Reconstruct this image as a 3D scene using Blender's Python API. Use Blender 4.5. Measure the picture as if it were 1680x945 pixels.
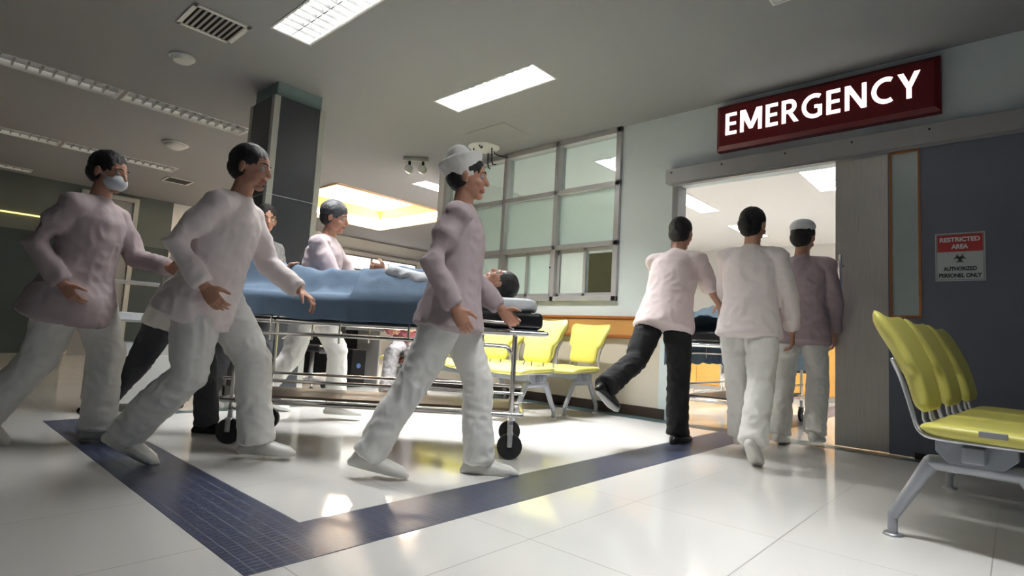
import bpy, bmesh, math, random
from mathutils import Vector, Matrix, noise
PI = math.pi
for o in list(bpy.data.objects): bpy.data.objects.remove(o)
sc = bpy.context.scene
COL = sc.collection
# ------------------------------------------------------------ camera, world, exposure
FPX, YAW, PITCH, ROLL, CH = 917.0, 42.2033, 5.1738, 3.1534, 0.70
cd = bpy.data.cameras.new('camera'); cam = bpy.data.objects.new('camera', cd); COL.objects.link(cam)
cd.sensor_width = 36; cd.lens = FPX / 1680 * 36; cd.clip_start = .05; cd.clip_end = 100
_y, _p, _r = [math.radians(a) for a in (YAW, PITCH, ROLL)]
fw = Vector((math.cos(_p)*math.cos(_y), math.cos(_p)*math.sin(_y), math.sin(_p)))
rt = fw.cross(Vector((0, 0, 1))).normalized(); up = rt.cross(fw)
r2 = rt*math.cos(_r) + up*math.sin(_r); u2 = -rt*math.sin(_r) + up*math.cos(_r)
cam.matrix_world = Matrix(((r2.x, u2.x, -fw.x, 0), (r2.y, u2.y, -fw.y, 0), (r2.z, u2.z, -fw.z, CH), (0, 0, 0, 1)))
sc.camera = cam
w = bpy.data.worlds.new('world'); sc.world = w; w.use_nodes = True
WORLD = (0.50, 0.66, 1.0); WORLD_S = 0.03
w.node_tree.nodes['Background'].inputs[0].default_value = (*WORLD, 1)
w.node_tree.nodes['Background'].inputs[1].default_value = WORLD_S
vs = sc.view_settings; vs.view_transform = 'Standard'; vs.look = 'None'; vs.gamma = 1; vs.use_curve_mapping = False
vs.exposure = 1.7
LAMP_MAIN, LAMP_DIM, LAMP_ROOM2, LAMP_FAR, LAMP_COVE = 5.0, .26, 62.0, 170.0, 34.0
BEAM_W, BEAM_SPREAD = {1.79: 20.0, 3.46: 80.0, 1.791: 20.0}, math.radians(95)   # the main louvred lamps and the added one throw most light straight down

# ------------------------------------------------------------ materials
def mat(name, col, rough=.5, metal=0., bump=0., bscale=40., var=0., vscale=6., emit=None, es=0., coat=0., spec=None,
        trans=0., alpha=1., ior=1.45, stretch=None):
    m = bpy.data.materials.new(name); m.use_nodes = True
    nt = m.node_tree; b = nt.nodes['Principled BSDF']
    b.inputs['Base Color'].default_value = (*col, 1); b.inputs['Roughness'].default_value = rough
    b.inputs['Metallic'].default_value = metal
    b.inputs['Coat Weight'].default_value = coat; b.inputs['Coat Roughness'].default_value = .06
    b.inputs['Transmission Weight'].default_value = trans; b.inputs['IOR'].default_value = ior
    if spec is not None: b.inputs['Specular IOR Level'].default_value = spec
    if emit: b.inputs['Emission Color'].default_value = (*emit, 1); b.inputs['Emission Strength'].default_value = es
    if alpha < 1: b.inputs['Alpha'].default_value = alpha
    if bump or var:
        tc = nt.nodes.new('ShaderNodeTexCoord'); mp = nt.nodes.new('ShaderNodeMapping')
        nt.links.new(tc.outputs['Object'], mp.inputs[0])
        if stretch: mp.inputs['Scale'].default_value = stretch
        if var:
            n = nt.nodes.new('ShaderNodeTexNoise'); n.inputs['Scale'].default_value = vscale; n.inputs['Detail'].default_value = 4
            nt.links.new(mp.outputs[0], n.inputs['Vector'])
            mx = nt.nodes.new('ShaderNodeMixRGB'); mx.inputs[1].default_value = (*[c*(1-var) for c in col], 1)
            mx.inputs[2].default_value = (*[min(1, c*(1+var)) for c in col], 1)
            nt.links.new(n.outputs[0], mx.inputs[0]); nt.links.new(mx.outputs[0], b.inputs['Base Color'])
        if bump:
            n = nt.nodes.new('ShaderNodeTexNoise'); n.inputs['Scale'].default_value = bscale; n.inputs['Detail'].default_value = 3
            nt.links.new(mp.outputs[0], n.inputs['Vector'])
            bp = nt.nodes.new('ShaderNodeBump'); bp.inputs['Strength'].default_value = bump; bp.inputs['Distance'].default_value = .01
            nt.links.new(n.outputs[0], bp.inputs['Height']); nt.links.new(bp.outputs[0], b.inputs['Normal'])
    return m

def tile_mat(name, col, grout, sx, sy, ox, oy, gw, rough, var=.04, coat=0., axes='XY', grough=.5):
    """tiles sx by sy metres with grout gw wide, in object space"""
    m = bpy.data.materials.new(name); m.use_nodes = True; nt = m.node_tree; b = nt.nodes['Principled BSDF']
    N = nt.nodes.new; L = nt.links.new
    tc = N('ShaderNodeTexCoord'); sp = N('ShaderNodeSeparateXYZ'); L(tc.outputs['Object'], sp.inputs[0])
    masks = []; cells = []
    for ax, s, o in ((axes[0], sx, ox), (axes[1], sy, oy)):
        a = N('ShaderNodeMath'); a.operation = 'SUBTRACT'; L(sp.outputs[ax], a.inputs[0]); a.inputs[1].default_value = o
        d = N('ShaderNodeMath'); d.operation = 'DIVIDE'; L(a.outputs[0], d.inputs[0]); d.inputs[1].default_value = s
        fl = N('ShaderNodeMath'); fl.operation = 'FLOOR'; L(d.outputs[0], fl.inputs[0]); cells.append(fl)
        fr = N('ShaderNodeMath'); fr.operation = 'FRACT'; L(d.outputs[0], fr.inputs[0])
        h = N('ShaderNodeMath'); h.operation = 'SUBTRACT'; L(fr.outputs[0], h.inputs[0]); h.inputs[1].default_value = .5
        ab = N('ShaderNodeMath'); ab.operation = 'ABSOLUTE'; L(h.outputs[0], ab.inputs[0])
        g = N('ShaderNodeMath'); g.operation = 'GREATER_THAN'; L(ab.outputs[0], g.inputs[0]); g.inputs[1].default_value = .5-gw/s/2
        masks.append(g)
    mxm = N('ShaderNodeMath'); mxm.operation = 'MAXIMUM'; L(masks[0].outputs[0], mxm.inputs[0]); L(masks[1].outputs[0], mxm.inputs[1])
    cb = N('ShaderNodeCombineXYZ'); L(cells[0].outputs[0], cb.inputs[0]); L(cells[1].outputs[0], cb.inputs[1])
    wn = N('ShaderNodeTexWhiteNoise'); L(cb.outputs[0], wn.inputs[0])
    nz = N('ShaderNodeTexNoise'); nz.inputs['Scale'].default_value = 3.; nz.inputs['Detail'].default_value = 6
    L(tc.outputs['Object'], nz.inputs['Vector'])
    ad = N('ShaderNodeMath'); ad.operation = 'ADD'; L(wn.outputs[0], ad.inputs[0]); L(nz.outputs[0], ad.inputs[1])
    hf = N('ShaderNodeMath'); hf.operation = 'MULTIPLY'; L(ad.outputs[0], hf.inputs[0]); hf.inputs[1].default_value = .5
    c1 = N('ShaderNodeMixRGB'); L(hf.outputs[0], c1.inputs[0])
    c1.inputs[1].default_value = (*[c*(1-var) for c in col], 1); c1.inputs[2].default_value = (*[min(1, c*(1+var)) for c in col], 1)
    c2 = N('ShaderNodeMixRGB'); L(mxm.outputs[0], c2.inputs[0]); L(c1.outputs[0], c2.inputs[1]); c2.inputs[2].default_value = (*grout, 1)
    L(c2.outputs[0], b.inputs['Base Color'])
    rr = N('ShaderNodeMapRange'); L(mxm.outputs[0], rr.inputs[0]); rr.inputs[3].default_value = rough; rr.inputs[4].default_value = grough
    L(rr.outputs[0], b.inputs['Roughness'])
    bp = N('ShaderNodeBump'); bp.inputs['Strength'].default_value = .3; bp.inputs['Distance'].default_value = .002; bp.invert = True
    L(mxm.outputs[0], bp.inputs['Height']); L(bp.outputs[0], b.inputs['Normal'])
    b.inputs['Coat Weight'].default_value = coat; b.inputs['Coat Roughness'].default_value = .03
    return m

M = {}
M['floor'] = tile_mat('floor_tile', (.70, .69, .66), (.30, .29, .27), .745, .605, .10, .08, .004, .10, .03, 0, grough=.4)
M['mosaic'] = tile_mat('blue_mosaic', (.022, .032, .085), (.14, .15, .18), .048, .026, 0, 0, .004, .28, .35)
M['mosaic_x'] = tile_mat('blue_mosaic_cross', (.022, .032, .085), (.14, .15, .18), .048, .026, 0, 0, .004, .28, .35)
M['green_mosaic'] = tile_mat('green_mosaic', (.045, .09, .09), (.10, .13, .13), .03, .03, 0, 0, .003, .3, .3)
M['ceiling'] = mat('ceiling_shaded', (.27, .273, .285), .85, bump=.05, bscale=60)  # whitish ceiling, shade of the hall put into a darker base colour
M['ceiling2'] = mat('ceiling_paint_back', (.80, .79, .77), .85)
M['wall'] = mat('wall_paint', (.62, .68, .68), .6, bump=.03, bscale=80)
M['wall_low'] = tile_mat('beige_wainscot', (.62, .56, .46), (.50, .45, .37), .60, .60, 0, 0.1, .004, .28, .03, axes='YZ')
M['wall_white'] = mat('white_wall_paint', (.78, .77, .74), .7)
M['wall_dark'] = mat('dark_teal_wall', (.03, .045, .045), .5)
M['wall_grey'] = mat('grey_green_wall', (.10, .115, .105), .6)
M['white_tile'] = tile_mat('white_wall_tile', (.75, .74, .72), (.35, .34, .33), .2, .2, 0, 0, .006, .2, .03, axes='YZ')
M['panel_grey'] = mat('grey_laminate', (.12, .128, .165), .32, var=.04, vscale=3)
M['header'] = mat('header_metal', (.33, .32, .32), .42, .25, var=.05, vscale=2)
M['dark'] = mat('black_recess', (.012, .012, .013), .6)
def brushed():
    m = mat('brushed_steel', (.42, .395, .37), .34, .75)
    nt = m.node_tree; b = nt.nodes['Principled BSDF']
    tc = nt.nodes.new('ShaderNodeTexCoord'); mp = nt.nodes.new('ShaderNodeMapping'); mp.inputs['Scale'].default_value = (1, 60, 1.2)
    n = nt.nodes.new('ShaderNodeTexNoise'); n.inputs['Scale'].default_value = 4; n.inputs['Detail'].default_value = 6
    nt.links.new(tc.outputs['Object'], mp.inputs[0]); nt.links.new(mp.outputs[0], n.inputs['Vector'])
    r = nt.nodes.new('ShaderNodeMapRange'); r.inputs[3].default_value = .26; r.inputs[4].default_value = .5
    nt.links.new(n.outputs[0], r.inputs[0]); nt.links.new(r.outputs[0], b.inputs['Roughness'])
    cr = nt.nodes.new('ShaderNodeMixRGB'); cr.inputs[1].default_value = (.40, .38, .36, 1); cr.inputs[2].default_value = (.66, .63, .60, 1)
    nt.links.new(n.outputs[0], cr.inputs[0]); nt.links.new(cr.outputs[0], b.inputs['Base Color'])
    return m
M['steel'] = brushed()
M['chrome'] = mat('polished_chrome', (.75, .73, .71), .16, 1)
M['alu'] = mat('satin_aluminium', (.55, .56, .58), .35, .85)
M['leg_metal'] = mat('leg_grey_paint', (.36, .375, .41), .32, .3)
M['alu_paint'] = mat('grey_powder_coat', (.30, .32, .36), .35, .35)
M['frame'] = mat('window_frame_aluminium', (.47, .46, .46), .4, .35)
def wood(name, c1, c2, rough=.35, stretch=(3, 3, 40)):
    m = mat(name, c1, rough); nt = m.node_tree; b = nt.nodes['Principled BSDF']
    tc = nt.nodes.new('ShaderNodeTexCoord'); mp = nt.nodes.new('ShaderNodeMapping'); mp.inputs['Scale'].default_value = stretch
    n = nt.nodes.new('ShaderNodeTexNoise'); n.inputs['Scale'].default_value = 1.5; n.inputs['Detail'].default_value = 8
    nt.links.new(tc.outputs['Object'], mp.inputs[0]); nt.links.new(mp.outputs[0], n.inputs['Vector'])
    mx = nt.nodes.new('ShaderNodeMixRGB'); mx.inputs[1].default_value = (*c1, 1); mx.inputs[2].default_value = (*c2, 1)
    nt.links.new(n.outputs[0], mx.inputs[0]); nt.links.new(mx.outputs[0], b.inputs['Base Color']); return m
M['wood'] = wood('oak_rail', (.47, .22, .06), (.62, .34, .12))
M['wood_dark'] = mat('brown_trim_wood', (.34, .12, .03), .4, var=.15)
M['wood_cab'] = wood('orange_cabinet_wood', (.72, .36, .08), (.85, .48, .14))
M['cove_wood'] = wood('orange_cove_wood', (.80, .40, .07), (.90, .50, .12))
M['cove_rim'] = mat('peach_cove_rim', (.90, .62, .36), .5)
M['baseboard'] = mat('dark_brown_skirting', (.035, .022, .016), .35)
M['glass_frost'] = mat('frosted_glass', (.72, .88, .83), .45, trans=.75, ior=1.2)
M['glass'] = mat('clear_glass', (.75, .88, .85), .02, trans=1, ior=1.1)
M['glass_slot'] = mat('slot_frosted_glass', (.34, .39, .38), .18, var=.05)
M['cork'] = mat('brown_notice_board', (.20, .15, .08), .8, var=.1)
M['red'] = mat('sign_red', (.13, .003, .006), .35)
M['letter'] = mat('sign_letters_lit', (.9, .88, .85), .4, emit=(1, .97, .92), es=.62)
M['sign_white'] = mat('sign_white', (.42, .45, .45), .5)
M['sign_red'] = mat('notice_red', (.36, .03, .03), .5)
M['sign_text'] = mat('notice_black', (.01, .01, .01), .5)
M['sign_wtext'] = mat('notice_white_text', (.60, .60, .60), .5)
M['yellow'] = mat('lime_vinyl', (.58, .54, .13), .38, bump=.03, bscale=200, var=.05)
M['col_panel'] = mat('column_grey_laminate', (.05, .054, .062), .32, var=.05)
M['col_frame'] = mat('column_cream_strip', (.42, .42, .38), .4)
M['col_top'] = mat('column_teal_collar', (.20, .27, .27), .6)
M['plastic_w'] = mat('white_plastic', (.62, .62, .61), .4)
M['plastic_g'] = mat('grey_plastic', (.25, .25, .25), .4)
M['plastic_b'] = mat('black_plastic', (.015, .015, .017), .3)
M['rubber'] = mat('black_rubber', (.02, .02, .02), .6)
M['brown_plastic'] = mat('brown_plastic', (.16, .11, .07), .5)
M['lens'] = mat('lamp_lens', (.5, .53, .45), .2)
M['green_led'] = mat('green_led', (.02, .3, .08), .4, emit=(.05, .6, .15), es=.25)
M['blue_led'] = mat('blue_disc', (.1, .2, .45), .3)
M['blade'] = mat('louvre_blade', (.42, .42, .42), .25, .4)
M['blade_main'] = mat('louvre_blade_main', (.10, .10, .10), .45, .2)
M['tray'] = mat('lamp_tray', (.75, .75, .72), .3)
def emis(name, col, s):
    m = bpy.data.materials.new(name); m.use_nodes = True; b = m.node_tree.nodes['Principled BSDF']
    b.inputs['Base Color'].default_value = (.8, .8, .8, 1)
    b.inputs['Emission Color'].default_value = (*col, 1); b.inputs['Emission Strength'].default_value = s; return m
M['e_main'] = emis('tube_main', (1, .985, .95), LAMP_MAIN)
M['e_dim'] = emis('tube_dim', (1, .96, .9), LAMP_DIM)
M['e_room2'] = emis('tube_room2', (1, .98, .955), LAMP_ROOM2)
M['e_far'] = emis('tube_far', (1, .98, .96), LAMP_FAR)
M['e_cove'] = emis('cove_strip', (1, .88, .70), LAMP_COVE)
M['e_win'] = emis('lit_window', (1, .97, .9), 1.6)
M['e_line'] = emis('yellow_reflection', (1, .8, .2), .5)  # glow that paints a yellow reflection, no lamp there
# cloth, skin
def cloth(name, col, var=.05): return mat(name, col, .85, bump=.35, bscale=14, var=var, vscale=5)
M['white_cloth'] = cloth('white_cotton', (.80, .79, .75))
M['cream_cloth'] = cloth('cream_cotton', (.78, .76, .71))
M['pink_cloth'] = cloth('pale_pink_cotton', (.80, .68, .67))
M['pink_cloth2'] = cloth('white_pink_cotton', (.86, .77, .75))
M['mauve_cloth'] = cloth('mauve_cotton', (.40, .31, .33))
M['mauve_light'] = cloth('light_mauve_cotton', (.46, .38, .39))
M['black_cloth'] = cloth('black_trouser_cloth', (.012, .012, .013))
M['grey_cloth'] = cloth('dark_grey_trouser_cloth', (.06, .062, .07))
M['blue_cloth'] = cloth('blue_drape_cloth', (.13, .195, .28), .2)
M['blue_lit'] = cloth('blue_drape_cloth_lit', (.19, .28, .37), .12)  # brighter copy of the blue drape, doorway light put into its colour
M['pattern_cloth'] = mat('grey_patterned_cloth', (.22, .21, .21), .8, var=.8, vscale=45)
M['red_cloth'] = mat('wine_patterned_cloth', (.30, .09, .10), .8, var=.6, vscale=30)
M['sheet'] = cloth('white_sheet', (.72, .75, .78))
M['skin'] = mat('skin', (.52, .27, .18), .5, var=.06, vscale=20, bump=.05, bscale=120)
M['hair'] = mat('black_hair', (.012, .010, .010), .45, bump=.6, bscale=60, stretch=(1, 1, 8))
M['hair_grey'] = mat('grey_hair', (.07, .07, .075), .5, bump=.6, bscale=60)
M['eye_w'] = mat('eye_white', (.45, .42, .40), .2)
M['eye_i'] = mat('eye_iris', (.02, .012, .01), .15)
M['lip'] = mat('lips', (.42, .14, .12), .45)
M['shoe_w'] = mat('white_shoe_leather', (.72, .71, .66), .4, bump=.1)
M['shoe_b'] = mat('black_shoe_leather', (.012, .012, .012), .25)
M['sole'] = mat('cream_sole', (.45, .43, .38), .6)

# ------------------------------------------------------------ mesh helpers
def box(bm, x0, x1, y0, y1, z0, z1, mi=0):
    vs_ = [bm.verts.new(p) for p in ((x0,y0,z0),(x1,y0,z0),(x1,y1,z0),(x0,y1,z0),(x0,y0,z1),(x1,y0,z1),(x1,y1,z1),(x0,y1,z1))]
    for f in ((0,3,2,1),(4,5,6,7),(0,1,5,4),(1,2,6,5),(2,3,7,6),(3,0,4,7)):
        fc = bm.faces.new([vs_[i] for i in f]); fc.material_index = mi
    return vs_
def quad(bm, pts, mi=0):
    f = bm.faces.new([bm.verts.new(p) for p in pts]); f.material_index = mi; return f
def obj(name, bm, m, parent=None, smooth=False, bevel=0, seg=2, loc=None, rotz=0):
    me = bpy.data.meshes.new(name)
    bmesh.ops.recalc_face_normals(bm, faces=bm.faces[:]) if not getattr(bm, 'keepn', False) else None
    bm.to_mesh(me); bm.free()
    o = bpy.data.objects.new(name, me); COL.objects.link(o)
    for k in (m if isinstance(m, (list, tuple)) else [m]): me.materials.append(M[k] if isinstance(k, str) else k)
    if parent: o.parent = parent
    if loc: o.location = loc
    if rotz: o.rotation_euler = (0, 0, rotz)
    if smooth:
        for p in me.polygons: p.use_smooth = True
    if bevel:
        b = o.modifiers.new('bevel', 'BEVEL'); b.width = bevel; b.segments = seg; b.limit_method = 'ANGLE'; b.angle_limit = math.radians(40)
        for p in me.polygons: p.use_smooth = True
        b.harden_normals = True
    return o
def struct(name, bm, m, parent=None, **k):
    o = obj(name, bm, m, parent, **k)
    if not parent: o['kind'] = 'structure'
    return o
def thing(name, label, cat, loc=(0,0,0), rotz=0, group=None):
    o = bpy.data.objects.new(name, None); COL.objects.link(o); o.empty_display_size = .1
    o.location = loc; o.rotation_euler = (0, 0, rotz); return tag(o, label, cat, group)
def tag(o, label, cat, group=None):
    o['label'] = label; o['category'] = cat
    if group: o['group'] = group
    return o
def holes2d(a0, a1, b0, b1, holes):
    """cells of the rectangle not covered by holes"""
    A = sorted({a0, a1, *[h[0] for h in holes], *[h[1] for h in holes]}); B = sorted({b0, b1, *[h[2] for h in holes], *[h[3] for h in holes]})
    A = [a for a in A if a0 <= a <= a1]; B = [b for b in B if b0 <= b <= b1]
    for i in range(len(A)-1):
        for j in range(len(B)-1):
            ca, cb = (A[i]+A[i+1])/2, (B[j]+B[j+1])/2
            if not any(h[0] < ca < h[1] and h[2] < cb < h[3] for h in holes): yield A[i], A[i+1], B[j], B[j+1]
def tube(bm, pts, rad, n=12, caps=True, ref=None, mi=0, ck=(1, 1)):
    """loft along pts; rad = number, list of numbers or list of (ra, rb); rounded ends"""
    P = [Vector(p) for p in pts]
    R = [rad]*len(P) if isinstance(rad, (int, float)) else list(rad)
    R = [(r, r) if isinstance(r, (int, float)) else r for r in R]
    T = []
    for i in range(len(P)):
        a = P[max(0, i-1)]; b = P[min(len(P)-1, i+1)]
        if 0 < i < len(P)-1: t = (P[i]-a).normalized()+(b-P[i]).normalized()
        else: t = b-a
        T.append(t.normalized())
    u = Vector(ref) if ref is not None else (Vector((0,0,1)) if abs(T[0].z) < .9 else Vector((1,0,0)))
    rows = []
    def ring(c, t, u, ra, rb):
        v = t.cross(u).normalized(); uu = v.cross(t).normalized()
        return [bm.verts.new(c+uu*(ra*math.cos(2*PI*k/n))+v*(rb*math.sin(2*PI*k/n))) for k in range(n)]
    if caps:
        r0 = R[0]
        for s in (.98, .8, .5):
            f = math.sqrt(1-s*s); rows.append(ring(P[0]-T[0]*(min(r0)*s*ck[0]), T[0], u, r0[0]*f, r0[1]*f))
    for i in range(len(P)): rows.append(ring(P[i], T[i], u, *R[i]))
    if caps:
        r0 = R[-1]
        for s in (.5, .8, .98):
            f = math.sqrt(1-s*s); rows.append(ring(P[-1]+T[-1]*(min(r0)*s*ck[1]), T[-1], u, r0[0]*f, r0[1]*f))
    for a, b in zip(rows, rows[1:]):
        for k in range(n):
            f = bm.faces.new((a[k], a[(k+1)%n], b[(k+1)%n], b[k])); f.material_index = mi; f.smooth = True
    for r, rev in ((rows[0], True), (rows[-1], False)):
        f = bm.faces.new(r[::-1] if rev else r); f.material_index = mi
    return rows
def cyl(bm, p0, p1, r, n=16, r1=None, mi=0):
    tube(bm, [p0, p1], [r, r if r1 is None else r1], n, caps=False, mi=mi)
def smoothpath(pts, it=2):
    P = [Vector(p) for p in pts]
    for _ in range(it):
        Q = [P[0]]
        for a, b in zip(P, P[1:]): Q += [a*.75+b*.25, a*.25+b*.75]
        P = Q+[P[-1]]
    return P
def ellipsoid(bm, c, r, rot=None, nu=20, nv=12, mi=0):
    ms = bmesh.ops.create_uvsphere(bm, u_segments=nu, v_segments=nv, radius=1)
    mt = Matrix.Translation(Vector(c)) @ (rot.to_4x4() if rot else Matrix.Identity(4)) @ Matrix.Diagonal((*r, 1))
    for v in ms['verts']: v.co = mt @ v.co
    for v in ms['verts']:
        for f in v.link_faces: f.material_index = mi; f.smooth = True
def text_mesh(name, body, size, m, parent, mtx, extrude=.002, bold=0., align='LEFT', width=None, spacing=1.):
    cu = bpy.data.curves.new(name, 'FONT'); cu.body = body; cu.size = size; cu.extrude = extrude; cu.offset = bold
    cu.align_x = align; cu.space_character = spacing
    t = bpy.data.objects.new('tmp', cu); COL.objects.link(t); bpy.context.view_layer.update()
    me = bpy.data.meshes.new_from_object(t.evaluated_get(bpy.context.evaluated_depsgraph_get())); bpy.data.objects.remove(t)
    xs = [v.co.x for v in me.vertices]; ys = [v.co.y for v in me.vertices]
    x0, x1, y0, y1 = min(xs), max(xs), min(ys), max(ys)
    if width:
        W, Hh = width
        for v in me.vertices:
            v.co.x = (v.co.x-(x0+x1)/2)*W/(x1-x0); v.co.y = (v.co.y-(y0+y1)/2)*Hh/(y1-y0)
    me.transform(mtx); me.materials.clear(); me.materials.append(M[m])
    o = bpy.data.objects.new(name, me); COL.objects.link(o); o.parent = parent; me.name = name
    return o

# ------------------------------------------------------------ setting
XW, CZ, YF = 5.10, 3.05, 12.6          # right wall plane, ceiling height, far wall
X0, Y0, X1 = -3.6, -3.4, 13.0
WT = .16
bm = bmesh.new(); quad(bm, ((X0,Y0,0),(X1,Y0,0),(X1,YF+.1,0),(X0,YF+.1,0))); struct('floor', bm, 'floor')
bm = bmesh.new(); box(bm, .735, 1.06, 1.61, 4.72, -.01, .0015); struct('trim_1', bm, 'mosaic')
bm = bmesh.new(); box(bm, 1.06, 9.0, 1.61, 1.93, -.01, .0015); struct('trim_2', bm, 'mosaic_x')
bm = bmesh.new(); box(bm, 4.87, XW, -3.0, 6.0, -.01, .001); struct('trim_3', bm, 'green_mosaic')
bm = bmesh.new(); box(bm, 1.06, 4.87, 4.72, 4.86, -.01, .001); struct('trim_4', bm, 'green_mosaic')

# ceiling lamps: (x0,x1,y0,y1, cells along, along axis, lamp material, label)
LAMPS = [
 (1.79, 2.10, 3.05, 4.33, 'e_main', 'lit louvred ceiling lamp nearest the camera, cut by the top edge of the photo'),
 (3.46, 3.77, 3.04, 4.32, 'e_main', 'lit louvred ceiling lamp above the space left of the red sign'),
 (1.791, 2.10, -.12, 1.17, 'e_main', 'added louvred ceiling lamp out of view, lighting the foreground floor tiles'),  # extra fixture, unseen, added to brighten the foreground floor
 (5.30, 6.62, 6.72, 7.03, 'e_far', 'lit louvred ceiling lamp near the twin emergency spotlights'),
 (-.95, .30, 6.85, 7.17, 'e_dim', 'dim louvred ceiling lamp at the left end of the nearer row of strips'),
 (.33, 1.37, 6.85, 7.17, 'e_dim', 'dim louvred ceiling lamp in the middle of the nearer row of strips'),
 (1.44, 2.68, 6.85, 7.17, 'e_dim', 'dim louvred ceiling lamp beside the column, right end of the nearer row'),
 (.05, 1.31, 9.65, 9.97, 'e_dim', 'dim louvred ceiling lamp at the left of the farther row of strips'),
 (1.38, 2.75, 9.65, 9.97, 'e_dim', 'dim louvred ceiling lamp at the right of the farther row of strips'),
 (.20, 1.33, 12.1, 12.35, 'e_dim', 'small distant ceiling lamp by the dark far wall at the left edge'),
 (3.46, 3.77, -.12, 1.17, 'e_dim', 'louvred ceiling lamp above the sign, only its tip at the top edge'),
 (7.95, 9.20, 3.70, 4.02, 'e_room2', 'ceiling lamp of the bright room, left side of the doorway'),
 (7.45, 8.75, 1.55, 2.05, 'e_room2', 'ceiling lamp of the bright room, beside the steel door edge'),
 (10.4, 11.7, 3.70, 4.02, 'e_room2', 'distant ceiling lamp of the bright room behind the bun-haired woman'),
 (10.6, 11.9, 1.75, 2.07, 'e_room2', 'distant ceiling lamp of the bright room above the mauve jacket'),
 (5.9, 6.8, 3.70, 4.02, 'e_room2', 'ceiling lamp of the bright room behind the frosted glazing'),
 (5.9, 6.8, 1.6, 1.92, 'e_room2', 'ceiling lamp of the bright room just behind the door header'),
]
REC = (4.60, 7.35, 8.1, 10.9)
hl = [l[:4] for l in LAMPS]+[REC]
bm = bmesh.new()
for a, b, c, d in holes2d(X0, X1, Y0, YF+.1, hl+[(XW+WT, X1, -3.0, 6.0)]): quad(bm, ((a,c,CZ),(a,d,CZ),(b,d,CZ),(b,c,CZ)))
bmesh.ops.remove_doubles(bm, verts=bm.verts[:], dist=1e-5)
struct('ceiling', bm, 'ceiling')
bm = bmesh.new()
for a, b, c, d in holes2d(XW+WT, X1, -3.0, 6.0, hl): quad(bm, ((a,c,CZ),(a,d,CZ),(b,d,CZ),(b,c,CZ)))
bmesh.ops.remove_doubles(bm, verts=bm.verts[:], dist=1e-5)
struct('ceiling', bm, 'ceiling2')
def lamp(x0, x1, y0, y1, em, label):
    t = thing('ceiling_lamp', label, 'ceiling lamp', ((x0+x1)/2, (y0+y1)/2, CZ), 0, 'louvred ceiling lamps')
    hx, hy = (x1-x0)/2, (y1-y0)/2; D = .13
    bm = bmesh.new()                                   # tray: four sides and back
    for a in ((-hx,-hx+.004,-hy,hy), (hx-.004,hx,-hy,hy), (-hx,hx,-hy,-hy+.004), (-hx,hx,hy-.004,hy)): box(bm, *a, 0, D+.02)
    box(bm, -hx, hx, -hy, hy, D+.016, D+.02)
    obj('tray', bm, 'tray', t)
    bm = bmesh.new()                                   # rim round the opening
    e = .016
    for a in ((-hx-e,-hx,-hy-e,hy+e), (hx,hx+e,-hy-e,hy+e), (-hx,hx,-hy-e,-hy), (-hx,hx,hy,hy+e)): box(bm, *a, -.006, .002)
    obj('rim', bm, 'plastic_w', t)
    along = 'x' if hx > hy else 'y'; L = max(hx, hy); Wd = min(hx, hy)
    bm = bmesh.new()
    for s in (-.5, .5):                                # two tubes
        a, b = -L+.04, L-.04
        p = [(a, s*Wd, .092), (b, s*Wd, .092)] if along == 'x' else [(s*Wd, a, .092), (s*Wd, b, .092)]
        tube(bm, p, .016 if em == 'e_dim' else .026, 10)
    obj('fluorescent_tube', bm, em, t)
    bm = bmesh.new(); n = max(8, int(L*2/.095))
    for k in range(1, n):
        c = -L+2*L*k/n
        for s in (-1, 1):                              # V shaped cross blades
            a0, a1 = (s*Wd*.03, s*Wd*.97) if s > 0 else (s*Wd*.97, s*Wd*.03)
            pr = [(c-.002, .008), (c+.002, .008), (c+.010, .048), (c-.010, .048)]
            q = []
            for aa in (a0, a1):
                q.append([bm.verts.new((p, aa, z) if along == 'x' else (aa, p, z)) for p, z in pr])
            for i in range(4): bm.faces.new((q[0][i], q[0][(i+1)%4], q[1][(i+1)%4], q[1][i]))
    if along == 'x': box(bm, -L, L, -.004, .004, .005, .05)
    else: box(bm, -.004, .004, -L, L, .005, .05)
    obj('louvre', bm, 'blade' if em == 'e_dim' else 'blade_main', t)
    if em == 'e_main':
        ld = bpy.data.lights.new('lamp_light', 'AREA'); ld.shape = 'RECTANGLE'; ld.size = hx*1.8; ld.size_y = hy*1.9; ld.energy = BEAM_W[x0]
        ld.spread = BEAM_SPREAD; ld.color = (.97, .985, 1)
        lo = bpy.data.objects.new('lamp_light', ld); COL.objects.link(lo); lo.parent = t; lo.location = (0, 0, .122)
    return t
for l in LAMPS: lamp(*l)

# ---- right wall with window, door opening
DY0, DY1, DZ = 0.20, 2.50, 2.31
WY0, WY1, WZ0, WZ1 = 3.12, 6.0, 1.155, CZ
WT = .16
bm = bmesh.new()
def wallbox(bm, ya, yb, za, zb, mi=0): box(bm, XW, XW+WT, ya, yb, za, zb, mi)
for a, b, c, d in holes2d(-3.0, 6.0, 0, CZ, [(DY0, DY1, 0, DZ), (WY0, WY1, WZ0, WZ1), (2.62, 6.0, 0, .99)]): wallbox(bm, a, b, c, d)
wallbox(bm, 2.62, 6.0, 0, .99, 1)
struct('wall_right', bm, ['wall', 'wall_low'])
# timber rail and skirting
bm = bmesh.new(); box(bm, XW-.03, XW, 2.66, 6.0, .80, .965)
o = struct('trim_5', bm, 'wood', bevel=.004)
bm = bmesh.new(); box(bm, XW-.042, XW, 2.66, 6.0, .965, .995); box(bm, XW-.042, XW, 2.66, 6.0, .765, .80); struct('trim_6', bm, 'wood_dark', bevel=.006)
bm = bmesh.new(); box(bm, XW-.014, XW, 2.55, 6.0, 0, .10); struct('baseboard_right', bm, 'baseboard', bevel=.003)

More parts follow.
